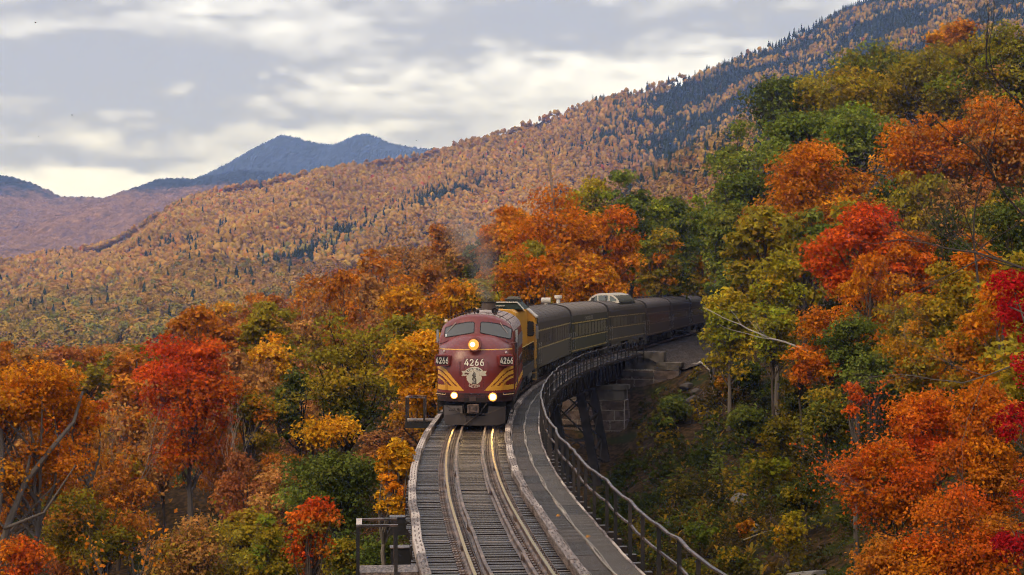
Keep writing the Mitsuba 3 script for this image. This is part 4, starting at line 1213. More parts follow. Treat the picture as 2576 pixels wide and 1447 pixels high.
# ------------------------------------------------------------------ trees: tapered trunk and limbs, a crown of many leaf-sized faces in clumps
RED = [(.56, .060, .012), (.46, .036, .010), (.62, .105, .014)]
SCARLET = [(.56, .100, .012), (.57, .14, .015), (.50, .068, .012)]
DEEPRED = [(.40, .012, .014), (.50, .022, .018), (.30, .009, .012)]
ORANGE = [(.62, .205, .012), (.56, .155, .010), (.64, .26, .016), (.46, .145, .012)]
AMBER = [(.64, .30, .016), (.58, .235, .012), (.68, .37, .022)]
YELLOW = [(.52, .36, .022), (.46, .29, .018), (.34, .27, .02)]
OLIVE = [(.31, .225, .018), (.24, .195, .020), (.38, .235, .018)]
GREEN = [(.175, .205, .030), (.225, .245, .038), (.125, .150, .024)]
LIME = [(.27, .285, .020), (.18, .225, .020), (.36, .31, .022)]
DARK = [(.062, .080, .016), (.085, .102, .020), (.105, .114, .022)]
BROWN = [(.44, .200, .050), (.48, .235, .060), (.34, .145, .048)]
RUSSET = [(.40, .130, .038), (.32, .110, .042), (.44, .16, .038)]
RUST = [(.50, .165, .016), (.42, .145, .02), (.55, .205, .02)]
BARK, GREY_BARK, PALE_BARK, DARK_BARK = (.085, .066, .052), (.12, .10, .083), (.17, .142, .115), (.026, .020, .017)
planted = []            # (x, y, radius) of every tree set by hand


def unit(v):
    return v / (np.linalg.norm(v, axis=-1, keepdims=True) + 1e-12)


def leaf_quads(c, n, size, r, fold=.16):
    """A folded rhombus per leaf: vertices (4n, 3) and faces (2n, 3)."""
    k = len(c)
    t = unit(np.cross(n, unit(r.normal(size=(k, 3)))))
    b = np.cross(n, t)
    s = np.asarray(size)[:, None] if np.ndim(size) else size
    v = np.stack([c - t * s * .5 - n * s * fold, c + b * s * .33, c + t * s * .5 - n * s * fold, c - b * s * .33], 1).reshape(-1, 3)
    i = np.arange(k)[:, None] * 4
    return v, np.vstack([i + [0, 1, 3], i + [1, 2, 3]])


def leaf_tris(c, n, size, r):
    """One triangle per leaf, for trees whose leaves are too small to show a fold."""
    k = len(c)
    t = unit(np.cross(n, unit(r.normal(size=(k, 3)))))
    b = np.cross(n, t)
    s = np.asarray(size)[:, None]
    v = np.stack([c - t * s * .5, c + t * s * .28 + b * s * .40, c + t * s * .28 - b * s * .40], 1).reshape(-1, 3)
    return v, np.arange(3 * k).reshape(-1, 3)


def limb(p, q, r0, r1, r, sag=.12, n=4, sides=5):
    p, q = np.asarray(p, float), np.asarray(q, float)
    L = np.linalg.norm(q - p)
    t = np.linspace(0, 1, n)[:, None]
    bow = (np.sin(t * math.pi) * L * sag) * unit(r.normal(size=3) * [1, 1, .3])
    return tube(p + (q - p) * t + bow, np.linspace(r0, r1, n), sides, cap=False)


def crown(clumps, pal, n, size, r, gap=.46, low=None, zsplit=0, shell=1.9, quads=False):
    """Leaves round clump centres (x, y, z, radius); returns vertices, faces and colours."""
    c = np.asarray(clumps)[:, :3]; rc = np.asarray(clumps)[:, 3]
    m = int(n * 1.75)
    k = r.choice(len(c), m, p=rc**2 / (rc**2).sum())
    d = unit(r.normal(size=(m, 3)))
    flip = (d[:, 2] < 0) & (r.random(m) < .62)
    d[flip, 2] *= -1
    rad = r.random(m) ** (1 / shell) * rc[k]
    rad = rad * np.where(r.random(m) < .14, 1 + .38 * r.random(m), 1)
    p = c[k] + d * rad[:, None] * [1, 1, .72]
    keep = np.argsort(-(meshkit.fbm(p / np.maximum(rc[k][:, None] * .55, .3) + 50, 2, int(r.integers(1000))) + r.random(m) * .48))[:n] if gap else np.arange(n)
    p, d, k = p[keep], d[keep], k[keep]
    nn = unit(d * .55 + [0, 0, .55] + r.normal(size=p.shape) * .55)
    v, f = (leaf_quads if quads else leaf_tris)(p, nn, size * (.65 + .7 * r.random(len(p))), r)
    pal = np.asarray(pal)
    cc = pal[r.integers(len(pal), size=len(c))] * (.62 + .38 * r.random((len(c), 1))) + pal[r.integers(len(pal), size=len(c))] * .2
    col = cc[k]
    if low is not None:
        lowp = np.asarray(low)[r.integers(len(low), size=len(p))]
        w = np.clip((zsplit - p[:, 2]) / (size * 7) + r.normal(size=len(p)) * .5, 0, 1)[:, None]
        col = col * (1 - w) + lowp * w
    j = r.random((len(p), 3))
    col = col * (.72 + .62 * j[:, :1] ** 1.5) * (1 + (j[:, 1:2] - .5) * [.10, .34, .2])
    return v, f, np.repeat(col, 4 if quads else 3, 0)


def tree(name, label, base, ztop, zbot, R, pal, leaves, size, seed, bark=BARK, K=None, group=None, lean=0, low=None, lowf=.3, form='round', clumps=None, twigs=3, gap=.46, forks=1, squash=1.0, extra=()):
    """One tree standing at base (x, y) on the land, its crown between zbot and ztop with radius R."""
    r = np.random.default_rng(seed)
    x, y = base
    zg = float(land(x, y)) - .25
    zbot = max(zbot, zg + .3)
    H = ztop - zg
    rz = max((ztop - zbot) / 2, .5); zc = (ztop + zbot) / 2
    K = K or int(np.clip(14 + R * 4.5, 18, 52))
    if clumps is None:
        d = unit(r.normal(size=(K, 3)))
        rad = .30 + .68 * r.random(K) ** .7
        zr = d[:, 2] * rad
        prof = {'round': 1.0 + 0 * zr, 'cone': np.clip(.95 - .75 * zr, .15, 1.5), 'broad': 1.1 - .25 * zr, 'column': .9 + 0 * zr}[form]
        rcl = R * (.22 + .20 * r.random(K)) * (1.25 if form == 'round' else 1.0) * np.clip(26 / K, .75, 1.3) ** .5
        cl = np.c_[x + lean * H * .5 + d[:, 0] * rad * prof * (R - rcl * .65), y + d[:, 1] * rad * prof * (R - rcl * .65) * squash, zc + zr * (rz - rcl * .45), rcl]
    else:
        cl = np.asarray(clumps, float)
    key = thing(name, label, 'shrub' if name == 'shrub' else 'tree', group)
    tr = max(.07, H * .013)
    parts = []
    for fk in range(forks):
        a = r.normal(size=2) * .02 * H
        topp = np.array([x + lean * H * .6 + a[0] + (fk - (forks - 1) / 2) * R * .55, y + a[1], zc + rz * .45])
        n = 7
        t = np.linspace(0, 1, n)[:, None]
        b0 = np.array([x + (fk - (forks - 1) / 2) * tr * 2, y, zg])
        path = b0 + (topp - b0) * (t ** np.array([1.25, 1.25, 1])) + np.cumsum(r.normal(size=(n, 3)) * .012 * H * [1, 1, 0], 0)
        parts.append(tube(path, tr * (1.35 - 1.2 * t[:, 0] ** .8) / forks ** .4, 7))
        for i in np.where(np.arange(len(cl)) % forks == fk)[0]:
            c = cl[i]
            h = np.clip((c[2] - zg) * (.62 + .2 * r.random()) / max(topp[2] - zg, .1), min(max(.22, .92 * (zbot - zg) / max(topp[2] - zg, .1)), .9), .97) * (n - 1)
            j = int(h); st = path[j] + (path[min(j + 1, n - 1)] - path[j]) * (h - j)
            parts.append(limb(st, c[:3], tr * .38, tr * .10, r))
            for _ in range(twigs):
                d = unit(r.normal(size=3) + [0, 0, .4]) * c[3] * (.7 + .45 * r.random())
                parts.append(limb(c[:3] - d * .1, c[:3] + d, tr * .11, tr * .03, r, .1, 3, 3))
    for path, r0, r1 in extra:
        parts.append(tube(np.array(path), np.linspace(r0, r1, len(path)), 8))
    add('trunk', cat(parts), 'bark_material', bark, parent=key)
    v, f, col = crown(cl, pal, leaves, size, r, gap, low, zbot + (ztop - zbot) * lowf, quads=size < .125)
    add('crown', (v, f), 'leaf_material', color=col, parent=key)
    planted.append((x, y, R))
    return key


def pic_tree(name, label, x, y0, y1, D, hw, pal, dens=1.0, px=4.1, **kw):
    """A tree measured on the photograph: crown from y0 to y1 and hw to each side (2576 px frame), standing D metres away."""
    if name == 'shrub':                                    # a shrub stands on the ground: the depth at which its foot meets the land
        ds = np.arange(D * .72, D * 1.35, .4)
        gap_ = np.array([at(x, y1, d)[2] - float(land(*at(x, y1, d)[:2])) for d in ds])
        okd = np.where(np.abs(gap_) < .5)[0]
        D2 = ds[okd[np.argmin(np.abs(ds[okd] - D))]] if len(okd) else ds[np.argmin(np.abs(gap_))]
        D = float(D2)
    y1 = y1 + .10 * (y1 - y0)
    t, b = at(x, y0, D), at(x, y1, D)
    R = hw * (1.18 if x < 1800 or D < 140 else 1.34) / F_PX * D
    size = px * 2.516 / F_PX * D
    A = 2 * R * (t[2] - b[2]) * .8
    n = int(2.6 * A / (.31 * size**2 * .5) * dens)
    return tree(name, label, (t[0], t[1]), t[2], b[2], R, pal, n, size, seed=int(x * 7 + y0 * 13 + D), **kw)


T = pic_tree
# left of the bridge, near
T('maple_tree', 'tall orange maple cut by the left edge, with grey forked leaning trunk', 50, 862, 1300, 85, 190, ORANGE, bark=GREY_BARK, forks=2, dens=1.05, low=RUST, extra=(([at(-5, 1420, 83), at(20, 1320, 83), at(62, 1215, 83.5), at(128, 1130, 84), at(185, 1062, 85), at(208, 985, 86)], .19, .06), ([at(62, 1215, 83.5), at(75, 1150, 84), at(110, 1080, 85)], .09, .04), ([at(-12, 1330, 82), at(6, 1200, 83), at(2, 1080, 84)], .16, .09), ([at(10, 1330, 82.5), at(110, 1290, 82), at(190, 1170, 83)], .08, .03)))
T('maple_tree', 'orange maple between the leftmost maple and the red maple', 262, 905, 1180, 97, 100, ORANGE + SCARLET[:1], bark=GREY_BARK, lean=-.25, dens=.75)
T('maple_tree', 'bright red maple with a straight grey trunk left of the bridge', 452, 792, 1185, 118, 150, RED[2:] + SCARLET + [(.52, .05, .012)], low=SCARLET[:2] + ORANGE[:2], lowf=.42, bark=GREY_BARK, dens=.9, gap=.5)
T('birch_tree', 'small golden tree right of the red maple, brightest of the left slope', 690, 832, 1015, 150, 70, AMBER)
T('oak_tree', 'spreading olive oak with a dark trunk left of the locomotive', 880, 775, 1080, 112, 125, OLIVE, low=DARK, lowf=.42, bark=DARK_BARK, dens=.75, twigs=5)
T('maple_tree', 'golden orange maple pressed against the left side of the locomotive', 1052, 765, 1085, 96, 78, AMBER, dens=1.05)
T('shrub', 'low golden bush in front of the dark oak trunk', 815, 1035, 1130, 78, 85, AMBER, dens=.7, K=14)
T('shrub', 'large green bush below the golden bush, left of the bridge', 825, 1085, 1335, 63, 140, GREEN + DARK[1:], dens=1.1, K=26)
T('birch_tree', 'narrow orange birch right beside the left guard timber', 1000, 1052, 1300, 57, 58, AMBER + ORANGE[:1], form='cone', dens=.85, bark=PALE_BARK)
T('maple_tree', 'small red maple sapling at the foot of the green bush', 790, 1250, 1425, 52, 82, SCARLET + GREEN[:1] + RED[:1], dens=.7)
T('shrub', 'upright yellow green shrub at the bottom, left of the red sapling', 670, 1283, 1500, 50, 75, OLIVE + LIME[1:2], form='cone', dens=.85)
T('shrub', 'reddish orange bush in the bottom left corner', 55, 1342, 1500, 60, 75, SCARLET + ORANGE[:1], dens=.8)
T('shrub', 'broad olive yellow bush at the bottom left, right of the leaning trunks', 235, 1190, 1460, 70, 130, OLIVE + RUST[1:2] + DARK[:1], dens=.9)
T('shrub', 'brown thinning bush at the bottom below the red maple trunk', 480, 1290, 1500, 60, 125, BROWN + OLIVE[:1], dens=.75, twigs=6)
T('shrub', 'rust brown bush beside the red maple trunk', 600, 1130, 1330, 85, 62, RUSSET + BROWN[:1], dens=.6, twigs=6)
T('shrub', 'green bush under the near refuge platform', 985, 1300, 1500, 49, 75, GREEN + DARK, dens=.9)
T('shrub', 'orange bush between the birch and the near refuge platform', 1010, 1215, 1310, 53, 35, ORANGE, dens=.8)
T('shrub', 'dark olive bush at the bottom between the yellow green shrub and platform', 870, 1330, 1500, 55, 80, DARK + OLIVE[:1], dens=.9)
T('shrub', 'yellow brown bush between the green bush and the rust bush', 660, 1080, 1290, 90, 80, OLIVE + BROWN[:1], dens=.85)
T('maple_tree', 'orange brown maple below the golden tree, above the rust bush', 640, 960, 1130, 120, 75, OLIVE + RUST[:1], dens=.8)
T('maple_tree', 'dark green tree between the red maple and the dark oak', 735, 930, 1100, 125, 60, DARK + OLIVE[:1], dens=.9, bark=DARK_BARK)
T('maple_tree', 'rust orange tree behind the left maples', 330, 1000, 1230, 130, 110, RUST + OLIVE[:1], dens=.9)
T('maple_tree', 'orange tree low behind the trunk of the red maple', 290, 1120, 1300, 128, 110, ORANGE + OLIVE[:1], dens=.9)
# left, further back beside and behind the locomotive
G = 'thinning brown and orange trees beyond the locomotive'
T('maple_tree', 'tall tan thinning tree rising left of the smoke', 1105, 540, 750, 225, 80, BROWN + RUST[:1], dens=.8, twigs=7, group=G)
T('maple_tree', 'brown bare-topped tree left of the tall tan tree', 1015, 600, 770, 215, 62, BROWN, dens=.7, twigs=7, group=G)
T('maple_tree', 'bright orange tree on the left slope, above the olive oak', 958, 612, 815, 195, 58, ORANGE, dens=.9)
T('maple_tree', 'dull russet tree left of the bright orange slope tree', 872, 655, 830, 225, 60, RUSSET, dens=.75, twigs=6)
T('maple_tree', 'amber and brown tree above the golden tree', 795, 690, 870, 205, 66, RUST + AMBER[:1], dens=.85)
T('maple_tree', 'purple brown bare-looking tree left of the amber and brown tree', 705, 735, 870, 235, 70, RUSSET + BROWN[:1], dens=.6, twigs=8)
T('maple_tree', 'olive brown tree behind the red maple crown', 625, 752, 890, 240, 62, OLIVE + BROWN[:1], dens=.85)
T('maple_tree', 'yellow orange tree top just above the red maple', 548, 752, 860, 215, 58, AMBER + OLIVE[:1], dens=.9)
T('maple_tree', 'brown tree between golden tree and olive oak', 760, 790, 960, 165, 66, BROWN + OLIVE[:1], dens=.85)
T('maple_tree', 'orange tree low on the slope behind the olive oak', 1015, 685, 850, 152, 72, AMBER + RUST[:1], dens=.9)
T('maple_tree', 'light orange tree directly behind the locomotive roof horns', 1140, 690, 810, 128, 66, AMBER + RUST[:1], dens=.9)
T('maple_tree', 'russet tree above the olive oak', 915, 800, 900, 145, 62, RUSSET + BROWN[:1], dens=.7, twigs=6)
T('maple_tree', 'brown tree below the tall tan tree', 1070, 640, 790, 175, 62, BROWN + RUST[:1], dens=.85)
T('maple_tree', 'light brown tree behind the brown tree on the left slope', 1160, 600, 760, 200, 62, BROWN + OLIVE[:1], dens=.85)
T('spruce_tree', 'dark green tree behind the exhaust smoke', 1205, 575, 745, 186, 40, DARK + OLIVE[:1], form='column', dens=1.1, bark=DARK_BARK)
# behind the train
T('maple_tree', 'large blazing orange maple behind the yellow locomotive', 1385, 470, 770, 172, 150, ORANGE, dens=.95, low=AMBER, K=36)
T('maple_tree', 'brown orange maple at the left of the large blazing maple', 1285, 480, 765, 182, 85, ORANGE[1:] + RUST, dens=.95)
T('maple_tree', 'orange maple right of the large blazing maple', 1530, 500, 750, 176, 85, ORANGE + SCARLET[1:2], dens=.95)
T('birch_tree', 'yellow green birch rising behind the blazing orange maple', 1470, 425, 620, 200, 78, LIME + YELLOW, dens=.95)
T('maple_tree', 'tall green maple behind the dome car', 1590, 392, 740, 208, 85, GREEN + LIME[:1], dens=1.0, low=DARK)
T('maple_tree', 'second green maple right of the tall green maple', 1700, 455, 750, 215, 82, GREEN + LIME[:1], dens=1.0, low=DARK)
T('maple_tree', 'mixed orange and green maple low behind the dome car', 1655, 560, 770, 185, 58, ORANGE[:1] + OLIVE + GREEN[:1], dens=.9)
T('birch_tree', 'yellow green birch above the end of the train', 1765, 478, 745, 225, 58, LIME + GREEN[:1], dens=.95)
T('maple_tree', 'low orange maple right behind the first passenger car', 1330, 610, 785, 145, 82, ORANGE, dens=.95)
T('maple_tree', 'low amber maple right behind the second passenger car', 1490, 625, 790, 158, 84, AMBER[:2] + ORANGE, dens=.95)
T('maple_tree', 'dark olive tree behind the brown passenger car', 1690, 630, 790, 195, 66, DARK + OLIVE[:1], dens=1.0)
T('maple_tree', 'orange brown tree at the far end of the train', 1760, 640, 790, 215, 52, RUST + OLIVE, dens=.9)
# right hillside, from its top down
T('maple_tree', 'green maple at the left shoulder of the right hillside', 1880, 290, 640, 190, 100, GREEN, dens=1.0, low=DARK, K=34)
T('maple_tree', 'broad light green maple high on the right hillside', 2030, 240, 500, 195, 125, GREEN + LIME[1:2], dens=1.0, K=36)
T('maple_tree', 'light green maple right of the broad light green maple', 2165, 250, 470, 188, 105, GREEN + LIME[1:2], dens=1.0)
T('maple_tree', 'dark green tree at the crest above the broad green maple', 1965, 190, 330, 228, 92, DARK + GREEN[:1], dens=1.0)
T('oak_tree', 'yellow brown oak on the crest of the right hillside', 2120, 150, 330, 222, 105, OLIVE + YELLOW[1:], dens=1.0)
T('maple_tree', 'green maple topping the crest behind the yellow brown oak', 2210, 100, 260, 250, 105, GREEN + OLIVE[:1], dens=1.0)
T('oak_tree', 'olive oak right of the crest maple', 2330, 105, 330, 235, 110, OLIVE, dens=1.0)
T('oak_tree', 'olive green oak near the top right', 2450, 90, 340, 225, 105, OLIVE + LIME[1:2], dens=1.0)
T('oak_tree', 'yellow olive oak in the top right corner', 2560, 30, 300, 215, 90, OLIVE + LIME[:1], dens=.9)
T('maple_tree', 'orange tree on the skyline at the top right', 2400, 45, 150, 300, 60, RUST + AMBER[:1], dens=.9)
T('maple_tree', 'olive green maple under the shoulder maple', 1835, 450, 720, 178, 66, GREEN + OLIVE[:1], dens=1.0)
T('maple_tree', 'big burnt orange maple in the middle of the right hillside', 2060, 345, 620, 152, 138, RUST + ORANGE, dens=1.0, K=36)
T('maple_tree', 'burnt orange maple below and left of the big burnt orange one', 1940, 490, 720, 156, 78, RUST + BROWN[:1], dens=.95)
T('maple_tree', 'orange maple high at the right, left of the bare branches', 2330, 262, 490, 160, 105, RUST + ORANGE, dens=.95)
T('maple_tree', 'orange maple by the right edge behind bare branches', 2505, 232, 480, 152, 105, ORANGE + RUST[:1], dens=.95)
T('oak_tree', 'brown thinning oak behind the bare branches', 2410, 440, 640, 140, 110, BROWN + RUSSET[:1], dens=.75, twigs=7)
T('oak_tree', 'brown oak right of the burnt orange maple', 2255, 480, 700, 142, 72, BROWN + OLIVE[:1], dens=.8, twigs=6)
T('oak_tree', 'brown oak by the right edge under the orange maple', 2545, 450, 660, 130, 80, BROWN + RUST[:1], dens=.75, twigs=7)
T('maple_tree', 'olive tree at the end of the train below the burnt orange maples', 1880, 620, 820, 168, 68, OLIVE + GREEN[:1], dens=.95)
T('birch_tree', 'yellow birch left of the scarlet maple', 1955, 612, 850, 122, 66, YELLOW + LIME[:1], dens=.85, bark=PALE_BARK)
T('birch_tree', 'yellow birch hanging over the last passenger cars', 1838, 690, 950, 128, 74, YELLOW + LIME[:1], dens=.9, bark=PALE_BARK)
T('maple_tree', 'dark green leaves hanging in front of the last passenger car', 1795, 690, 800, 142, 30, DARK + GREEN[:1], dens=.8)
T('maple_tree', 'brilliant scarlet maple on the right hillside', 2160, 497, 790, 106, 125, SCARLET[:1] + RED[:1] + SCARLET[2:], low=SCARLET[:2] + ORANGE[:1], lowf=.35, dens=.95, K=32)
T('maple_tree', 'orange red maple behind the scarlet maple, to its right', 2285, 560, 770, 103, 72, SCARLET[:2] + ORANGE[:1], dens=.85)
T('maple_tree', 'orange scarlet maple below the brilliant scarlet maple', 2085, 740, 960, 103, 92, SCARLET[1:2] + ORANGE, dens=.95)
T('maple_tree', 'small orange maple at the lower left of the orange scarlet maple', 2020, 850, 975, 100, 55, SCARLET[1:2] + ORANGE[:1], dens=.85)
T('oak_tree', 'olive tree left of the orange scarlet maple', 1950, 760, 930, 118, 66, OLIVE + LIME[:1], dens=.95)
T('oak_tree', 'dark green oak right of the orange scarlet maple', 2150, 770, 980, 96, 85, DARK + GREEN[:1], dens=1.0)
T('oak_tree', 'small green oak below the dark green oak', 2195, 880, 1010, 92, 70, GREEN, dens=.9)
T('oak_tree', 'golden olive oak right of the scarlet maple', 2400, 640, 910, 90, 112, OLIVE + YELLOW[1:2] + AMBER[1:2], dens=.9)
T('oak_tree', 'golden brown oak above the orange foreground maples', 2310, 820, 1010, 86, 90, AMBER[1:2] + OLIVE + RUST[:1], dens=.9)
T('oak_tree', 'amber oak by the right edge, under the crimson leaves', 2485, 780, 1020, 74, 105, AMBER[1:2] + OLIVE[:1] + RUST, dens=.9)
T('oak_tree', 'golden brown oak at right edge above the crimson leaves', 2530, 600, 800, 110, 75, OLIVE + BROWN, dens=.8, twigs=6)
T('oak_tree', 'dark olive tree filling the gap below the dark green oak', 2080, 960, 1130, 90, 95, DARK + OLIVE, dens=.9)
# right, foreground
T('maple_tree', 'scarlet-leaved branch tips on a bare sapling above the ravine', 2150, 930, 1080, 64, 42, SCARLET, dens=.35, twigs=8, K=8, bark=GREY_BARK)
T('maple_tree', 'scarlet orange maple in the right foreground', 2330, 955, 1250, 58, 125, SCARLET + ORANGE[1:2], dens=.85, K=30)
T('maple_tree', 'wide orange red maple in the lower right foreground', 2230, 1090, 1340, 56, 160, SCARLET[:2] + ORANGE[1:2], dens=.8, K=36, twigs=5)
T('maple_tree', 'orange maple under the crimson leaves at the right edge', 2480, 930, 1300, 52, 115, ORANGE[:2] + SCARLET[1:2] + RUST[:1], dens=.9, K=30)
T('maple_tree', 'orange maple in the bottom right corner', 2410, 1215, 1520, 47, 170, SCARLET[:2] + ORANGE[1:2] + RUST[:1], dens=.85, K=36, twigs=5)
T('maple_tree', 'amber maple filling the bottom right below the orange ones', 2250, 1345, 1520, 47, 130, RUST + ORANGE[:1], dens=.85)
c = []
for x, y0, y1, D in ((2552, 655, 800, 37), (2585, 720, 890, 38), (2530, 735, 800, 36.5), (2575, 990, 1140, 36), (2535, 1060, 1120, 36), (2560, 1310, 1450, 35), (2520, 1330, 1390, 35.5), (2610, 1180, 1320, 36), (2620, 850, 1010, 37)):
    p = at(x, (y0 + y1) / 2, D)
    c.append((*p, (y1 - y0) / 2 / F_PX * D))
tree('maple_tree', 'crimson maple leaning into the frame at the right edge', (12.2, 36.5), 6, -2, 1.6, DEEPRED, 5200, .085, 77, clumps=c, bark=GREY_BARK)


# bare trees: real forking branches
def bare_tree(name, label, p0, d0, L, r0, seed, depth=5, bark=GREY_BARK, spread=.55, up=.18, kids=3, group=None, leaves=None):
    r = np.random.default_rng(seed)
    tubes, tips = [], []

    def grow(p, d, L, rad, k):
        n = 4
        path = [p]
        for _ in range(n):
            d = unit(d + r.normal(size=3) * .13 + np.array([0, 0, up * .3]))
            path.append(path[-1] + d * L / n)
        path = np.array(path)
        tubes.append(tube(path, np.linspace(rad, rad * .55, n + 1), 5 if rad > .02 else 3, cap=False))
        if k <= 0:
            tips.append(path[-1])
            return
        for i in range(kids + (r.random() < .5)):
            f = .35 + .65 * r.random() if i else 1.0
            j = f * n; a = int(min(j, n - 1)); q = path[a] + (path[a + 1] - path[a]) * (j - a)
            nd = unit(d + r.normal(size=3) * spread * (1 if i else .4) + np.array([0, 0, up]))
            grow(q, nd, L * (.52 + .22 * r.random()), rad * .5 * (1.15 if i == 0 else .85), k - 1)
    grow(np.asarray(p0, float), unit(np.asarray(d0, float)), L, r0, depth)
    key = thing(name, label, 'tree', group)
    add('branches', cat(tubes), 'bark_material', bark, parent=key)
    if leaves:
        pal, n, size = leaves
        t = np.array(tips)[r.integers(len(tips), size=n)] + r.normal(size=(n, 3)) * size * 1.2
        v, f = leaf_quads(t, unit(r.normal(size=t.shape)), size * (.7 + .6 * r.random(n)), r)
        col = np.asarray(pal)[r.integers(len(pal), size=n)] * (.7 + .6 * r.random((n, 1)))
        add('leaves', (v, f), 'leaf_material', color=np.repeat(col, 4, 0), parent=key)
    return key


DIM_BARK = (.060, .046, .040)
r_b = np.random.default_rng(91).normal(size=20)
bare_tree('bare_tree', 'bare tree reaching in from the right edge with long pale branches', at(2700, 700, 62), (-1.0, .1, .16), 3.4, .062, 5, 6, (.085, .068, .058), .5, .16)
bare_tree('bare_tree', 'bare dark branches against the hillside in the top right corner', at(2640, 330, 70), (-.55, .1, .8), 3.6, .05, 8, 6, DIM_BARK, .55, .1)
bare_tree('bare_tree', 'bare brown tree at the right, below the orange hillside maples', at(2470, 800, 80), (-.1, 0, 1), 4.6, .07, 12, 6, DIM_BARK, .6, .2, leaves=(BROWN, 500, .2))
bare_tree('bare_tree', 'bare branch with pale bark in front of the crimson leaves', at(2680, 880, 45), (-1, .1, -.02), 2.6, .028, 21, 5, (.11, .09, .078), .45, .05)
bare_tree('bare_tree', 'leafless brown tree in front of the right edge oak', at(2600, 560, 75), (-.8, 0, .5), 3.4, .055, 33, 6, DIM_BARK, .6, .12)
bare_tree('bare_tree', 'leafless sapling with forked pale trunk at the bottom left', np.append(at(330, 1447, 72)[:2], land(*at(330, 1447, 72)[:2]) - .2), (.02, 0, 1), 4.2, .085, 14, 4, GREY_BARK, .42, .25, leaves=(ORANGE, 160, .2))
bare_tree('bare_tree', 'leafless bush of pale twigs left of the large green bush', np.append(at(615, 1300, 80)[:2], land(*at(615, 1300, 80)[:2]) - .2), (.05, 0, 1), 3.2, .05, 18, 5, GREY_BARK, .55, .2, leaves=(OLIVE, 220, .2))
bare_tree('bare_tree', 'twiggy bare tree behind the yellow green shrub', np.append(at(545, 1447, 58)[:2], land(*at(545, 1447, 58)[:2]) - .2), (-.05, 0, 1), 2.6, .05, 25, 5, DARK_BARK, .5, .2)
bare_tree('bare_tree', 'dead grey snag standing above the blazing orange maple', np.append(at(1418, 600, 171)[:2], 5), (.0, 0, 1), 6.4, .16, 41, 2, (.26, .20, .155), .2, .5, 2)
bare_tree('bare_tree', 'thin pale bare tree between the red maple and the dark oak', np.append(at(660, 1150, 115)[:2], land(*at(660, 1150, 115)[:2])), (.03, 0, 1), 5.2, .07, 47, 4, (.28, .24, .20), .42, .25)
for i, (x, y, D, L) in enumerate(((770, 860, 168, 4.6), (835, 800, 190, 5.2), (1060, 760, 178, 5.6), (700, 880, 180, 4.8), (905, 850, 150, 4.2), (990, 790, 175, 5.2), (590, 1010, 128, 4.4), (1120, 735, 190, 5.6), (360, 1130, 112, 4.0))):
    p = at(x, y, D); g = float(land(p[0], p[1]))
    bare_tree('bare_tree', 'thin grey leafless tree standing among the brown and orange trees left of the locomotive', (p[0], p[1], g), (r_b[i] * .1, 0, 1), max(L, (p[2] - g) * .55), .085, 70 + i, 5, (.17, .135, .11), .45, .25, group='thin leafless trees left of the locomotive', leaves=(BROWN, 260, .34))
tips = bare_tree('birch_tree', 'white birch trunk leaning out over the slope below the yellow birch', at(2045, 885, 112), (-1, 0, .34), 3.6, .075, 52, 2, (.42, .38, .32), .35, .02, 2)
bare_tree('bare_tree', 'bare twiggy branches of the sapling over the ravine', at(2330, 1140, 60), (-1, .1, .35), 1.9, .03, 61, 4, (.13, .105, .09), .5, .1, leaves=(SCARLET, 300, .11))
bare_tree('bare_tree', 'bare lower branches reaching left from the foreground maples', at(2300, 1260, 55), (-1, .05, .25), 1.7, .03, 64, 4, (.12, .095, .08), .45, .08, leaves=(SCARLET, 220, .10))

# ---- the wood between: single trees that fill the slopes
SKY_L = ([0, 440, 470, 600, 1000, 1200, 1250], [860, 850, 775, 760, 640, 575, 575])
SKY_R = ([1790, 1860, 1950, 2100, 2300, 2576], [560, 330, 230, 170, 130, 90])
KINDS = dict(brown=BROWN, rust=RUST, russet=RUSSET, olive=OLIVE, amber=AMBER, orange=ORANGE, green=GREEN, lime=LIME, dark=DARK)
PROTO = {}


def prototype(kind, var, fine):
    """A woodland tree 10 m tall and 3 m in radius at the origin, as two shape groups: trunk and crown."""
    if (kind, var, fine) in PROTO:
        return PROTO[kind, var, fine]
    r = np.random.default_rng(len(PROTO) * 7 + 3)
    K = 22
    d = unit(r.normal(size=(K, 3))); rad = .3 + .66 * r.random(K) ** .7
    rc = 3 * (.26 + .2 * r.random(K))
    cl = np.c_[d[:, :2] * rad[:, None] * (3 - rc[:, None] * .6), 6.2 + d[:, 2] * rad * 3.3, rc]
    parts = [tube([(0, 0, -1), (.1, 0, 2.5), (-.1, .1, 5.5), (0, 0, 8)], [.2, .16, .10, .04], 6)]
    for c in cl:
        parts.append(limb((0, 0, c[2] * .66), c[:3], .06, .015, r, n=3, sides=3))
    v, f, col = crown(cl, KINDS[kind], 8500 if fine else 3000, .24 if fine else .43, r)
    name = f'prototype_{kind}_{var}' + '_fine' * int(fine)
    for nm, mesh, mat, cc in (('trunk', cat(parts), 'bark_material', None), ('crown', (v, f), 'leaf_material', col)):
        vv = mesh[0]
        scene[f'{name}_{nm}'] = {'type': 'shapegroup', 'shape': mikit.ply(mesh, mat, uv=pack(const(len(vv), BARK) if cc is None else cc))}
    PROTO[kind, var, fine] = name
    return name


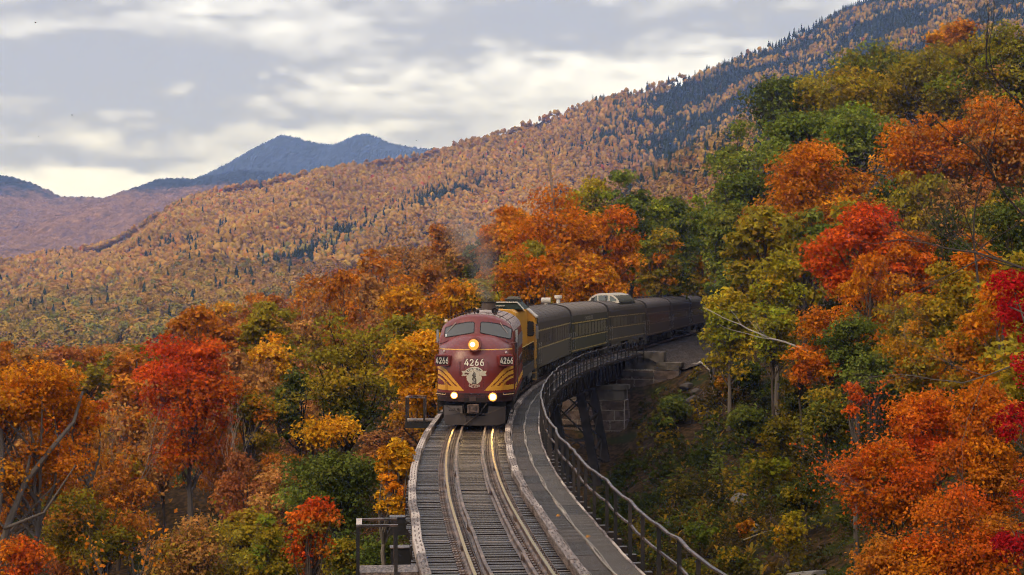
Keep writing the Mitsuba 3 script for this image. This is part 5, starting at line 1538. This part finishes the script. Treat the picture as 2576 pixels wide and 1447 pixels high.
def woodland_tree(kind, lab, X, Y, z, H, R, group, r, small=False):
    key = 'woodland' if small else thing('woodland_tree', lab, 'tree', group)
    name = prototype(kind, int(r.integers(2)) if Y < 130 else int(r.integers(3)), Y < 130)
    T_ = mi.ScalarTransform4f().translate([X, Y, z - .2]).rotate([0, 0, 1], float(r.random() * 360)).scale([R / 3, R / 3, H / 9.6])
    for nm in ('trunk', 'crown'):
        scene[numbered('woodland__tree_' + nm) if small else f'{key}__{nm}'] = {'type': 'instance', 'shape': {'type': 'ref', 'id': f'{name}_{nm}'}, 'to_world': T_}


r6 = np.random.default_rng(66)
fill = []
count = 0
for step, D0, D1 in ((6.0, 58, 130), (7.0, 130, 260), (8.5, 260, 420)):
    for Yb in np.arange(D0, D1, step):
        for Xb in np.arange(-.36 * Yb, .44 * Yb, step):
            X, Y = Xb + (r6.random() - .5) * step * .8, Yb + (r6.random() - .5) * step * .8
            rr = r6.random(6)
            q = X - xc(Y)
            R = 2.0 + 1.7 * rr[0]
            if -9 < q < (17 if Y < 120 else 11 if Y < 175 else 9) or count > 700:
                continue
            px = 1288 + X / Y * F_PX
            if not -330 < px < 3250:
                continue
            z = float(land(X, Y))
            H = (7.5 + 5 * rr[1]) if Y < 260 else 9 + 6 * rr[1]
            ymin = np.interp(px, *SKY_L) if px < 1260 else (430 if px < 1785 else np.interp(px, *SKY_R))
            if px < 1100 and Y < 110:
                ymin = max(ymin, 1130)
            if px < 1100 and Y < 78:
                continue
            ztop = min(z + H, at(px, ymin, Y)[2])
            if ztop - z < 4 or (385 < px < 530 and Y < 119) or any((X - a) ** 2 + (Y - b) ** 2 < (.62 * (R + c)) ** 2 for a, b, c in planted):
                continue
            ybase = HORIZON + (EYE_Z - ztop) / Y * F_PX
            if ybase > 1440:
                continue
            if px < 1260:
                kind = (['brown', 'rust', 'brown', 'olive', 'russet', 'brown'] if Y > 130 else ['olive', 'rust', 'brown', 'olive', 'brown', 'russet'])[int(rr[2] * 6)]; side = 'left of the railway line'
            elif px < 1790:
                kind = ['orange', 'green', 'olive', 'lime', 'amber'][int(rr[2] * 5)]; side = 'behind the train'
            else:
                kind = (['olive', 'green', 'rust', 'dark', 'olive', 'lime'] if Y > 110 else ['olive', 'amber', 'rust', 'dark', 'olive', 'orange'])[int(rr[2] * 6)]; side = 'on the right hillside'
            fill.append((kind, side, X, Y, z, ztop - z, R))
            planted.append((X, Y, R * .85))
            count += 1
fill.sort(key=lambda t: -t[5] * t[6] / t[3] ** 2)
for i, (kind, side, X, Y, z, H, R) in enumerate(fill):
    word = dict(rust='rust coloured', lime='yellow green', dark='dark green').get(kind, kind)
    woodland_tree(kind, f'{word} tree in the wood {side}', X, Y, z, H, R, f'{word} woodland trees {side}', r6, i >= 230 or not -40 < 1288 + X / Y * F_PX < 2616)
tag('woodland', kind='stuff', label='wood of smaller autumn trees further back on the slopes')


# ---- the forest on the mountainside and in the valley
def shingle_crowns(c, R, H, col, nq, seed):
    """Domes of overlapping leaf clumps, one per tree: c base points (n, 3), crown radius R and height H (n)."""
    r = np.random.default_rng(seed)
    n = len(c)
    d = unit(r.normal(size=(n, nq, 3)) + [0, 0, .55])
    d[..., 2] = np.where(d[..., 2] < -.15, -d[..., 2], d[..., 2])
    rad = .78 + .3 * r.random((n, nq, 1))
    lump = 1 + .35 * (meshkit.noise(d * 1.9 + np.arange(n)[:, None, None] * 3.7, 2) - .5)[..., None]
    sc = np.stack([R, R, H * .42], -1)[:, None, :]
    p = c[:, None, :] + [0, 0, 1] * (H * .52)[:, None, None] + d * rad * lump * sc
    nn = unit(d / np.array([1, 1, .8]) + r.normal(size=d.shape) * .24)
    size = np.repeat(R[:, None] * (2.3 / math.sqrt(nq)) * 1.35, nq, 1) * (.7 + .6 * r.random((n, nq)))
    v, f = leaf_tris(p.reshape(-1, 3), nn.reshape(-1, 3), size.reshape(-1) * 1.25, r)
    cc = col[:, None, :] * (.90 + .20 * r.random((n, nq, 1)))
    return v, f, np.repeat(cc.reshape(-1, 3), 3, 0)


def domes(c, R, H, col, seed):
    """Far crowns, a few pixels across: a lumpy rounded cap each, with smooth normals."""
    r = np.random.default_rng(seed)
    n = len(c)
    rings = ((6, .62, .80), (8, 1.0, .30), (8, .78, -.12))
    vs = [np.concatenate([c[:, None, :2] + (r.random((n, 1, 2)) - .5) * R[:, None, None] * .5, (c[:, 2] + H * (.95 + .1 * r.random(n)))[:, None, None]], -1)]
    for k, rr, zz in rings:
        a = (np.arange(k) / k * 2 * np.pi)[None] + r.random((n, 1)) * 6.28 + (r.random((n, k)) - .5) * .35
        q = rr * R[:, None] * (.72 + .56 * r.random((n, k)))
        vs.append(np.stack([c[:, :1] + np.cos(a) * q, c[:, 1:2] + np.sin(a) * q, c[:, 2:] + H[:, None] * (.42 + .52 * zz + (r.random((n, k)) - .5) * .16)], -1))
    f = [(0, 1 + j, 1 + (j + 1) % 6) for j in range(6)]
    for j in range(8):
        a, b = 1 + (j * 6 // 8) % 6, 1 + ((j + 1) * 6 // 8) % 6
        p, q = 7 + j, 7 + (j + 1) % 8
        f.append((a, p, q))
        if a != b:
            f.append((a, q, b))
        f += [(p, p + 8, 15 + (j + 1) % 8), (p, 15 + (j + 1) % 8, q)]
    v = np.concatenate(vs, 1)
    k = v.shape[1]
    F = (np.array(f)[None] + (np.arange(n) * k)[:, None, None]).reshape(-1, 3)
    return v.reshape(-1, 3), F, np.repeat(col, k, 0)


def conifers(c, R, H, col, seed, tiers=3, sides=6):
    r = np.random.default_rng(seed)
    n = len(c); vs, cs = [], []
    for t in range(tiers):
        z0, z1 = .08 + .27 * t, min(.50 + .27 * t, 1.0)
        rr = R * (1 - .30 * t)
        an = (np.arange(sides) / sides * 2 * np.pi)[None] + r.random((n, 1)) * 6
        k = rr[:, None] * (.75 + .5 * r.random((n, sides)))
        ring = np.stack([c[:, :1] + np.cos(an) * k, c[:, 1:2] + np.sin(an) * k, c[:, 2:] + H[:, None] * (z0 + .05 * r.random((n, sides)))], -1)
        apex = np.repeat((c + np.stack([H * 0, H * 0, H * z1], -1))[:, None], sides, 1)
        tri = np.stack([ring, np.roll(ring, -1, 1), apex], 2)
        vs.append(tri.reshape(-1, 3)); cs.append(np.repeat((col[:, None] * (.75 + .5 * r.random((n, sides, 1)))).reshape(-1, 3), 3, 0))
    v = np.vstack(vs)
    return v, np.arange(len(v)).reshape(-1, 3), np.vstack(cs)


rf = np.random.default_rng(5)
pts_ = []
for D0, D1, st in ((380, 760, 7.5), (760, 1300, 5.8), (1300, 1900, 5.3), (1900, 3100, 5.9)):
    Y, U = np.meshgrid(np.arange(D0, D1, st), np.arange(-700, 700, 1.0), indexing='ij')
    X = U * st
    m = (np.abs(X) < .30 * Y)
    X, Y = X[m] + (rf.random(m.sum()) - .5) * st * 2, Y[m] + (rf.random(m.sum()) - .5) * st * 2
    pts_.append(np.c_[X + (rf.random(len(X)) - .5) * st * .9, Y + (rf.random(len(X)) - .5) * st * .9])
P = np.vstack(pts_)
Z = land(P[:, 0], P[:, 1])
U = P[:, 0] / P[:, 1]; PX = 1288 + U * F_PX; PY = HORIZON + (EYE_Z - Z - 8) / P[:, 1] * F_PX
Dr = 2100 + 1500 * np.clip(U, -.6, .6)
hidden = (PX > 1800) & (PY > np.interp(PX, [1790, 1860, 1950, 2100, 2300, 2400, 2576], [620, 400, 290, 210, 170, 110, 80]))
hidden |= (PX > 1250) & (PX < 1800) & (PY > 640)
hidden |= (PX > 560) & (PX < 1250) & (PY > np.interp(PX, [560, 1000, 1250], [860, 760, 680]))
hidden |= (PX < 560) & (PY > 940)
# what the nearer slope itself hides: walk outwards along each bearing
order = np.argsort(P[:, 1]); bin_ = np.clip(((U + .32) / .64 * 900).astype(int), 0, 899)
seen = np.full(900, -9.0); vis = np.zeros(len(P), bool)
E = (Z + 9 - EYE_Z) / P[:, 1]
for i in order:
    if E[i] > seen[bin_[i]] - .0006:
        vis[i] = True
    e = (Z[i] + 3 - EYE_Z) / P[i, 1]
    if e > seen[bin_[i]]:
        seen[bin_[i]] = e
ok = vis & ~hidden & (P[:, 1] < Dr + 40) & (PY < 980)
P, Z, U, PX, PY = P[ok], Z[ok], U[ok], PX[ok], PY[ok]
e = (HORIZON - PY) / F_PX
nz = meshkit.fbm(np.c_[P / 70, P[:, :1] * 0], 3, 2); nz2 = meshkit.fbm(np.c_[P / 190, P[:, :1] * 0 + 4], 3, 6); nr = rf.random(len(P))


def patch(x, y, rx, ry, tilt=0):
    a = math.radians(tilt)
    dx, dy = PX - x, PY - y
    u, w = dx * math.cos(a) + dy * math.sin(a), -dx * math.sin(a) + dy * math.cos(a)
    return np.exp(-(u / rx) ** 2 - (w / ry) ** 2)


pc = .006 + .78 * sm(.020, .095, U) * sm(.062, .096, e) + .05 * sm(.5, .62, nz2)
pc = pc + .75 * patch(1110, 475, 115, 17, -16) + .30 * patch(780, 610, 120, 24, -25) + .75 * patch(1690, 400, 140, 66, -10) + .6 * patch(870, 570, 60, 16, -20) + .6 * patch(750, 635, 50, 13, -22) + .5 * patch(430, 600, 60, 14) + .6 * patch(1500, 330, 90, 18, -25) + .35 * patch(60, 765, 40, 14) + .4 * patch(700, 650, 80, 12, -15)
pc = pc * (.55 + .75 * sm(.36, .62, nz))
con = nr < pc
PAL_H = np.array([(.45, .235, .054), (.47, .260, .056), (.42, .215, .054), (.49, .290, .058), (.42, .235, .062), (.46, .210, .050)])
PAL_V = np.array([(.36, .245, .050), (.26, .215, .046), (.44, .26, .05), (.21, .195, .042), (.46, .29, .055), (.34, .19, .05)])
green = sm(.012, -.018, e) * .85 + .55 * patch(470, 680, 330, 26, -8) + .6 * patch(800, 600, 120, 18, -15) + .25 * patch(330, 560, 160, 30, -25)
yel = sm(.05, .10, U) * sm(.06, .085, e)
idx = (meshkit.fbm(np.c_[P / 26, P[:, :1] * 0 + 8], 2, 12) * 9 + rf.random(len(P)) * 2.4).astype(int) % 6
col = np.where((rf.random(len(P)) < green)[:, None], PAL_V[idx], PAL_H[idx])
col = np.where((rf.random(len(P)) < yel * .75)[:, None], np.array([.50, .29, .05]), col)
col = np.where((rf.random(len(P)) < .006)[:, None], np.array([.46, .09, .03]), col)
col = col * (.66 + .32 * rf.random((len(P), 1))) * (.86 + .28 * sm(.3, .7, nz))[:, None]
R_ = 2.1 + 1.9 * rf.random(len(P)) ** 1.7; H_ = 6.8 + 3.2 * rf.random(len(P))
base = np.c_[P, Z - 1.0]
big = (H_ * R_ / P[:, 1] ** 2) * ~con
near = np.zeros(len(P), bool); near[np.argsort(-big)[:45]] = True
for i in np.where(near)[0]:
    v, f, cc = shingle_crowns(base[i:i + 1], R_[i:i + 1], H_[i:i + 1], col[i:i + 1], 150, int(i))
    c_ = col[i] / col[i].max()
    nm = 'green' if col[i][1] > col[i][0] * .8 else 'olive' if c_[1] > .62 else 'amber' if c_[1] > .47 else 'rust brown'
    k = thing('valley_tree', nm + ' tree standing nearest in the valley wood at the left', 'tree', 'nearest trees of the valley wood: ' + nm)
    add('crown', (v, f), 'forest_material', color=cc, parent=k)
    add('trunk', tube([base[i], base[i] + [0, 0, H_[i] * .6]], [.28, .12], 5), 'bark_material', BARK, parent=k)
mid = ~near & ~con & (P[:, 1] < 1150); far = ~near & ~con & ~mid
for nm, mk, nq, lab in (('valley_forest', mid, 64, 'autumn wood of rust, amber and olive crowns on the valley floor'), ('hillside_forest', far, 16, 'rust and amber deciduous forest covering the long mountainside')):
    v, f, cc = shingle_crowns(base[mk], R_[mk] * 1.05, H_[mk], col[mk], nq, 3) if nq > 20 else domes(base[mk], R_[mk], H_[mk], col[mk], 3)
    add(nm, (v, f), 'forest_material', color=cc, kind='stuff', label=lab, smooth=nq <= 20)
cn = np.where(con)[0]
dk = np.array([(.024, .036, .017), (.034, .046, .022), (.020, .028, .015)])[rf.integers(3, size=len(cn))]
v, f, cc = conifers(base[cn], 1.9 + .9 * rf.random(len(cn)), 6.5 + 6.0 * rf.random(len(cn)) ** 1.3, dk, 9)
add('spruce_forest', (v, f), 'forest_material', color=cc, kind='stuff', label='dark spruces scattered in bands over the mountainside')
print('trees', count, 'forest', len(P), 'conifers', len(cn), 'tris', sum(len(meshkit.WRITTEN[d['filename']][1]) for d in scene.values() if d.get('type') == 'ply'))


# ------------------------------------------------------------------ the ravine side: brush, ferns, rocks, logs, ballast
r7 = np.random.default_rng(77)


def brush(name, q0, q1, Y0, Y1, per, pals, seed, label, hmax=1.5, keep=None):
    """Low brush of small leafy clumps on the ground between two offsets from the track."""
    r = np.random.default_rng(seed)
    n = int((q1 - q0) * (Y1 - Y0) * per)
    Y = Y0 + (Y1 - Y0) * r.random(n); q = q0 + (q1 - q0) * r.random(n) ** 1.3
    X = q + xc(Y)
    ok = np.abs(X / Y * F_PX) < 1340
    ok &= ~((Y > 146) & (np.abs(q) < 9.0)) & ~((Y > 134) & (q > -4) & (q < 5.5) & (r.random(n) < .72))
    if keep is not None:
        ok &= keep(X, Y, q)
    X, Y, q = X[ok], Y[ok], q[ok]
    z = land(X, Y)
    zone = meshkit.fbm(np.c_[X / 5.5, Y / 7, X * 0], 2, seed)
    vs, fs, cs, k = [], [], [], 0
    for x, y, zz, zn in zip(X, Y, z, zone):
        rc = .35 + .85 * r.random() ** 1.5; h = (.3 + .9 * r.random()) * min(hmax, 1.2 * rc + .3)
        size = .0024 * y * (.8 + .5 * r.random())
        m = int(np.clip(5.5 * rc * h / size**2, 16, 95))
        d = unit(r.normal(size=(m, 3)) * [1, 1, .8] + [0, 0, .35])
        p = np.array([x, y, zz]) + d * (r.random((m, 1)) ** .45) * [rc, rc, h] + [0, 0, h * .25]
        v, f = leaf_tris(p, unit(d * .4 + [0, 0, .7] + r.normal(size=d.shape) * .5), size * (.6 + .8 * r.random(m)), r)
        pal = np.asarray(pals[int(np.clip((zn - .28) / .44, 0, .999) * len(pals))])
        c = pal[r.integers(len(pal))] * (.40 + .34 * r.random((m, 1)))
        vs.append(v); fs.append(f + k); cs.append(np.repeat(c, 3, 0)); k += len(v)
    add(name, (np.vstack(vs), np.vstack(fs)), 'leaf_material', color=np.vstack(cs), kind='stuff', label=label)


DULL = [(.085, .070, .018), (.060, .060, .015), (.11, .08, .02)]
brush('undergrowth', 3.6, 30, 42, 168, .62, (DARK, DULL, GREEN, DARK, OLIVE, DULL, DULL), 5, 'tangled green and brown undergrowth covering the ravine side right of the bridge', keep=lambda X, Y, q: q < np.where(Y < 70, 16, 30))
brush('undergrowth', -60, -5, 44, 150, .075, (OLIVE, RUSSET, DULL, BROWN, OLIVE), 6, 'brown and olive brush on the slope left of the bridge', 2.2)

# arching ferns turned gold
fv, fc = [], []
for x, y, D, n in ((1760, 1150, 98, 13), (1800, 1120, 101, 8), (1725, 1210, 92, 13), (1770, 1230, 90, 12), (1830, 1185, 93, 9), (1700, 1160, 99, 8), (1745, 1000, 122, 8), (1790, 1290, 84, 9), (1850, 1260, 86, 8), (1900, 1345, 76, 7)):
    for _ in range(n):
        X, Y = at(x, y, D)[:2] + r7.normal(size=2) * [1.1, 2.4]
        if X - xc(Y) < 4.2:
            continue
        b = np.array([X, Y, float(land(X, Y))])
        for _ in range(8):
            a = r7.random() * 6.28; L = .45 + .45 * r7.random(); w = .075
            t = np.linspace(0, 1, 6)
            dirn = np.array([math.cos(a), math.sin(a), 0]); side = np.array([-dirn[1], dirn[0], 0])
            c = b + dirn * (t[:, None] * L * .8) + np.array([0, 0, 1.0]) * (np.sin(t * 2.3) * L * .8)[:, None]
            ww = (w * np.sin(np.clip(t * 1.1 + .12, 0, 1) * math.pi))[:, None]
            l, rr = c - side * ww, c + side * ww
            q = np.stack([l[:-1], rr[:-1], rr[1:], l[:-1], rr[1:], l[1:]], 1).reshape(-1, 3)
            fv.append(q)
            fc.append(const(len(q), np.array([(.27, .15, .016), (.32, .165, .018), (.20, .11, .016), (.22, .165, .022)][int(r7.integers(4))]) * (.7 + .5 * r7.random())))
fv = np.vstack(fv)
add('ferns', (fv, np.arange(len(fv)).reshape(-1, 3)), 'leaf_material', color=np.vstack(fc), kind='stuff', label='golden arching ferns on the ravine side right of the bridge')

# single shrubs on the ravine side
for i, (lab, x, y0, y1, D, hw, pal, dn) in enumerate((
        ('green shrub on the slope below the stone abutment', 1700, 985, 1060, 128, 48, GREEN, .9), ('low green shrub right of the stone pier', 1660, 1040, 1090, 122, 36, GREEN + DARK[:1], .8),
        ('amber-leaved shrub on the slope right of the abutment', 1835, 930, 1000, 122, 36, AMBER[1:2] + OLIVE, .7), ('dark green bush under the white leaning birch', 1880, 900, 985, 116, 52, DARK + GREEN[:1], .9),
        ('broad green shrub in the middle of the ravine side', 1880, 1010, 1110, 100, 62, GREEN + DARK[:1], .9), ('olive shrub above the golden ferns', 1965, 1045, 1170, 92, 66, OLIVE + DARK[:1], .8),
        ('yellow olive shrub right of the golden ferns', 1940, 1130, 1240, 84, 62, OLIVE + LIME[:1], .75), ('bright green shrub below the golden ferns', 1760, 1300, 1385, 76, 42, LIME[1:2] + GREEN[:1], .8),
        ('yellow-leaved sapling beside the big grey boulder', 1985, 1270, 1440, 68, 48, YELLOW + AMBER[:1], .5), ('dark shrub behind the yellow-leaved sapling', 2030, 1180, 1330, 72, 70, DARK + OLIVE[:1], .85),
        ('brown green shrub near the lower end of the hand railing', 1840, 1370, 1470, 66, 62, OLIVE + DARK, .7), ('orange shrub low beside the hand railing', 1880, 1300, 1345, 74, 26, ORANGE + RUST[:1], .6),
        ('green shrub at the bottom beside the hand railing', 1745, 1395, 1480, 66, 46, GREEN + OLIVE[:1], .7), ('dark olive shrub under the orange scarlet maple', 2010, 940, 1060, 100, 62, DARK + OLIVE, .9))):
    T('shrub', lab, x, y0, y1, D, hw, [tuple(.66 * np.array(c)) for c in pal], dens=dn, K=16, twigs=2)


def rock(label, p, rx, ry, rz, seed, rgb, group=None, sink=.25):
    m = trimesh.creation.icosphere(3)
    v = np.array(m.vertices)
    n = np.round(v * 1.6 + meshkit.fbm(v * 1.3 + seed, 2, seed)[:, None] * 1.2, 0)
    v = v * (.72 + .5 * meshkit.fbm(v * 1.4 + seed * 3.1, 3, seed)[:, None])
    pl = unit(np.random.default_rng(seed).normal(size=(9, 3)))
    for q in pl:                                            # split faces, as broken granite has
        d = v @ q
        v = v - np.outer(np.maximum(d - .62, 0), q)
    add('rock', rot((v * [rx, ry, rz] + np.asarray(p, float) + [0, 0, rz * (1 - sink) - rz * .5], np.array(m.faces)), 0), 'dull_paint', rgb, smooth=35, label=label, category='rock', group=group)


def on_land(x, y, D):
    p = at(x, y, D)
    return np.array([p[0], p[1], float(land(p[0], p[1]))])


rock('big flat-topped grey boulder at the bottom right of the bridge', on_land(2035, 1440, 66), 1.0, .9, .8, 3, (.16, .145, .13))
rock('grey angular boulder on the ravine side above the ferns', on_land(1865, 1135, 96), .62, .6, .55, 5, (.12, .105, .09))
rock('small pale boulder below the big ferns', on_land(1900, 1200, 84), .4, .4, .35, 7, (.13, .11, .095))
for i, (x, y, D, s) in enumerate(((1730, 940, 143, .75), (1752, 948, 141, .6), (1715, 955, 141, .55), (1745, 962, 139, .8), (1770, 975, 137, .45), (1782, 985, 135, .42), (1765, 992, 135, .36), (1735, 978, 138, .4))):
    rock('rough stone in the rubble heap right of the abutment', on_land(x, y, D), s, s * .8, s * .55, 20 + i, (.062, .050, .042), 'rubble stones right of the abutment')
for i, (x, y, D, s) in enumerate(((1700, 1090, 104, .3), (1715, 1105, 102, .38), (1735, 1098, 103, .3), (1755, 1110, 101, .42), (1722, 1122, 100, .3), (1775, 1125, 100, .35), (1790, 1105, 101, .4), (1680, 1135, 99, .3), (1900, 1330, 76, .5), (1915, 1345, 74, .35))):
    rock('dark stone in the scree among the ferns', on_land(x, y, D), s, s, s * .7, 40 + i, (.075, .065, .056), 'dark scree stones among the ferns')
rock('white stone at the edge of the gravel bank', on_land(1762, 884, 150) + [0, 0, .1], .42, .3, .26, 60, (.52, .48, .43))

# gravel bank past the end of the bridge
ss, oo = np.arange(S1 - .1, S1 + 80, .32), np.arange(-3.4, 8.61, .24)
sg, og = np.meshgrid(ss, oo, indexing='ij')
zz = np.interp(og, [-3.4, -2.6, -1.7, 1.7, 2.7, 3.4, 6.9, 8.6], [-1.05, -.5, -.30, -.30, -.42, -.72, -1.72, -2.1])
pp = pt(sg, og, zz).reshape(-1, 3)
gl = land(pp[:, 0], pp[:, 1]).reshape(sg.shape)
edge = np.clip((og + 3.4) / .8, 0, 1) * np.clip((8.6 - og) / 1.5, 0, 1)
pp[:, 2] = np.where(edge > .3, np.maximum(zz, gl + .12), np.maximum(gl - .2, zz - .4)).reshape(-1) + ((meshkit.fbm(pp * 1.1, 3, 8) - .5) * .34 + (r7.random(len(pp)) - .5) * .10)
i, j = np.meshgrid(np.arange(len(ss) - 1), np.arange(len(oo) - 1), indexing='ij')
nO = len(oo)
add('gravel_bank', (pp, np.stack([i * nO + j, (i + 1) * nO + j, (i + 1) * nO + j + 1, i * nO + j + 1], -1).reshape(-1, 4)), 'ballast_material', smooth=True, kind='structure', label='grey crushed stone bank under the track past the bridge')


def log(name, label, pts, r0, r1, rgb, category='log'):
    add(name, tube(pts, np.linspace(r0, r1, len(pts)), 8), 'bark_material', rgb, label=label, category=category)


def ground_line(a, lift=.15):
    return [on_land(*p) + [0, 0, lift] for p in a]


log('fallen_log', 'white birch log lying down the gravel bank', ground_line(((1738, 884, 149), (1765, 893, 147), (1785, 905, 144)), .08), .085, .05, (.34, .30, .26))
log('fallen_branch', 'thin pale fallen branch below the birch log', ground_line(((1785, 905, 144), (1790, 925, 141), (1800, 942, 138), (1830, 955, 135)), .06), .026, .014, (.19, .16, .13))
log('fallen_branch', 'long thin twig across the brush below the ferns', ground_line(((1870, 1270, 80), (1920, 1262, 80), (1985, 1258, 79)), .5), .025, .012, (.26, .225, .16))
for p, lab in (((2.05, 40.2), 'dry orange leaf on the grating walkway, nearer one'), ((1.75, 43.9), 'dry orange leaf by the middle strip of the walkway')):
    c = pt(s_at(p[1]), p[0], -.045)
    v, f = leaf_quads(np.array([c]), np.array([[.1, -.2, 1.0]]), np.array([.16]), np.random.default_rng(3))
    add('fallen_leaf', [(v, f), (v + [.02, .05, .02], f)], 'leaf_material', (.5, .22, .05), label=lab, category='leaf')

# birds, far off under the cloud
for x, y, D, lab in ((90, 58, 150, 'small dark bird high at the top left of the sky'), (182, 290, 190, 'tiny bird below the dark cloud at the left'), (98, 344, 230, 'lowest tiny bird above the left ridge'), (1047, 354, 260, 'tiny bird just right of the twin peaks')):
    c = at(x, y, D); k = thing('bird', lab, 'bird')
    add('body', moved(rot(lathe([(0, -.11), (.022, -.06), (.032, 0), (.02, .06), (0, .13)], 8), 90, 'y'), c), 'dull_paint', (.02, .02, .022), parent=k)
    for sd in (-1, 1):
        w = .6 * np.array([[-.05, 0, 0], [.08, 0, 0], [.03, sd * .16, .08], [-.06, sd * .17, .08], [-.05, sd * .32, .02]])
        add('wing', (np.vstack([w, w + [0, 0, .008]]) + c, np.array([[0, 1, 2], [0, 2, 3], [3, 2, 4], [5, 7, 6], [5, 8, 7], [8, 9, 7]])), 'dull_paint', (.02, .02, .022), parent=k)

# exhaust smoke over the stack: a soft cloud in a box of its own
cs = pt(s_at(80.3), .17, 4.75)
NX, NY, NZ = 30, 20, 34
gz, gy, gx = np.meshgrid((np.arange(NZ) + .5) / NZ, (np.arange(NY) + .5) / NY, (np.arange(NX) + .5) / NX, indexing='ij')
wx, wz = gx * 5.2 - 3.6, gz * 4.4
rad = .30 + .36 * wz
ctr = -.10 * wz - .06 * wz**2
q = np.sqrt((wx - ctr) ** 2 + ((gy - .5) * 3.4) ** 2) / rad
tex = meshkit.fbm(np.stack([wx * 1.5, gy * 4, wz * 1.1], -1), 3, 4)
den = np.clip(1.15 - q, 0, 1) ** 1.3 * np.exp(-wz * .42) * np.clip(wz * 4, 0, 1) * np.clip((1 - gz) * 4, 0, 1) * sm(.28, .68, tex) * np.clip(gx * 6, 0, 1) * np.clip((1 - gx) * 6, 0, 1)
scene['smoke_medium'] = {'type': 'heterogeneous', 'albedo': {'type': 'rgb', 'value': [.42, .39, .365]}, 'scale': 1.0,
                         'sigma_t': {'type': 'gridvolume', 'grid': mi.VolumeGrid((den * 1.7).astype(np.float32)[..., None]), 'to_world': mi.ScalarTransform4f().translate([cs[0] - 3.6, cs[1] - 1.7, cs[2]]).scale([5.2, 3.4, 4.4])}}
scene['smoke_plume'] = {'type': 'cube', 'to_world': mi.ScalarTransform4f().translate([cs[0] - 1.0, cs[1], cs[2] + 2.2]).scale([2.6, 1.7, 2.2]), 'bsdf': {'type': 'null'}, 'interior': {'type': 'ref', 'id': 'smoke_medium'}, 'exterior': {'type': 'ref', 'id': 'air'}}
tag('smoke_plume', kind='stuff', label='thin grey exhaust smoke rising from the maroon locomotive')
print('tris', sum(len(meshkit.WRITTEN[d['filename']][1]) for d in scene.values() if d.get('type') == 'ply'))


# ------------------------------------------------------------------ the air: a closed box of thin haze round everything
scene['haze'] = {'type': 'cube', 'to_world': mi.ScalarTransform4f().translate([0, 3400, 290]).scale([4600, 4500, 350]), 'bsdf': {'type': 'null'}, 'interior': {'type': 'ref', 'id': 'air'}}
tag('haze', kind='stuff', label='thin autumn haze over the valley')
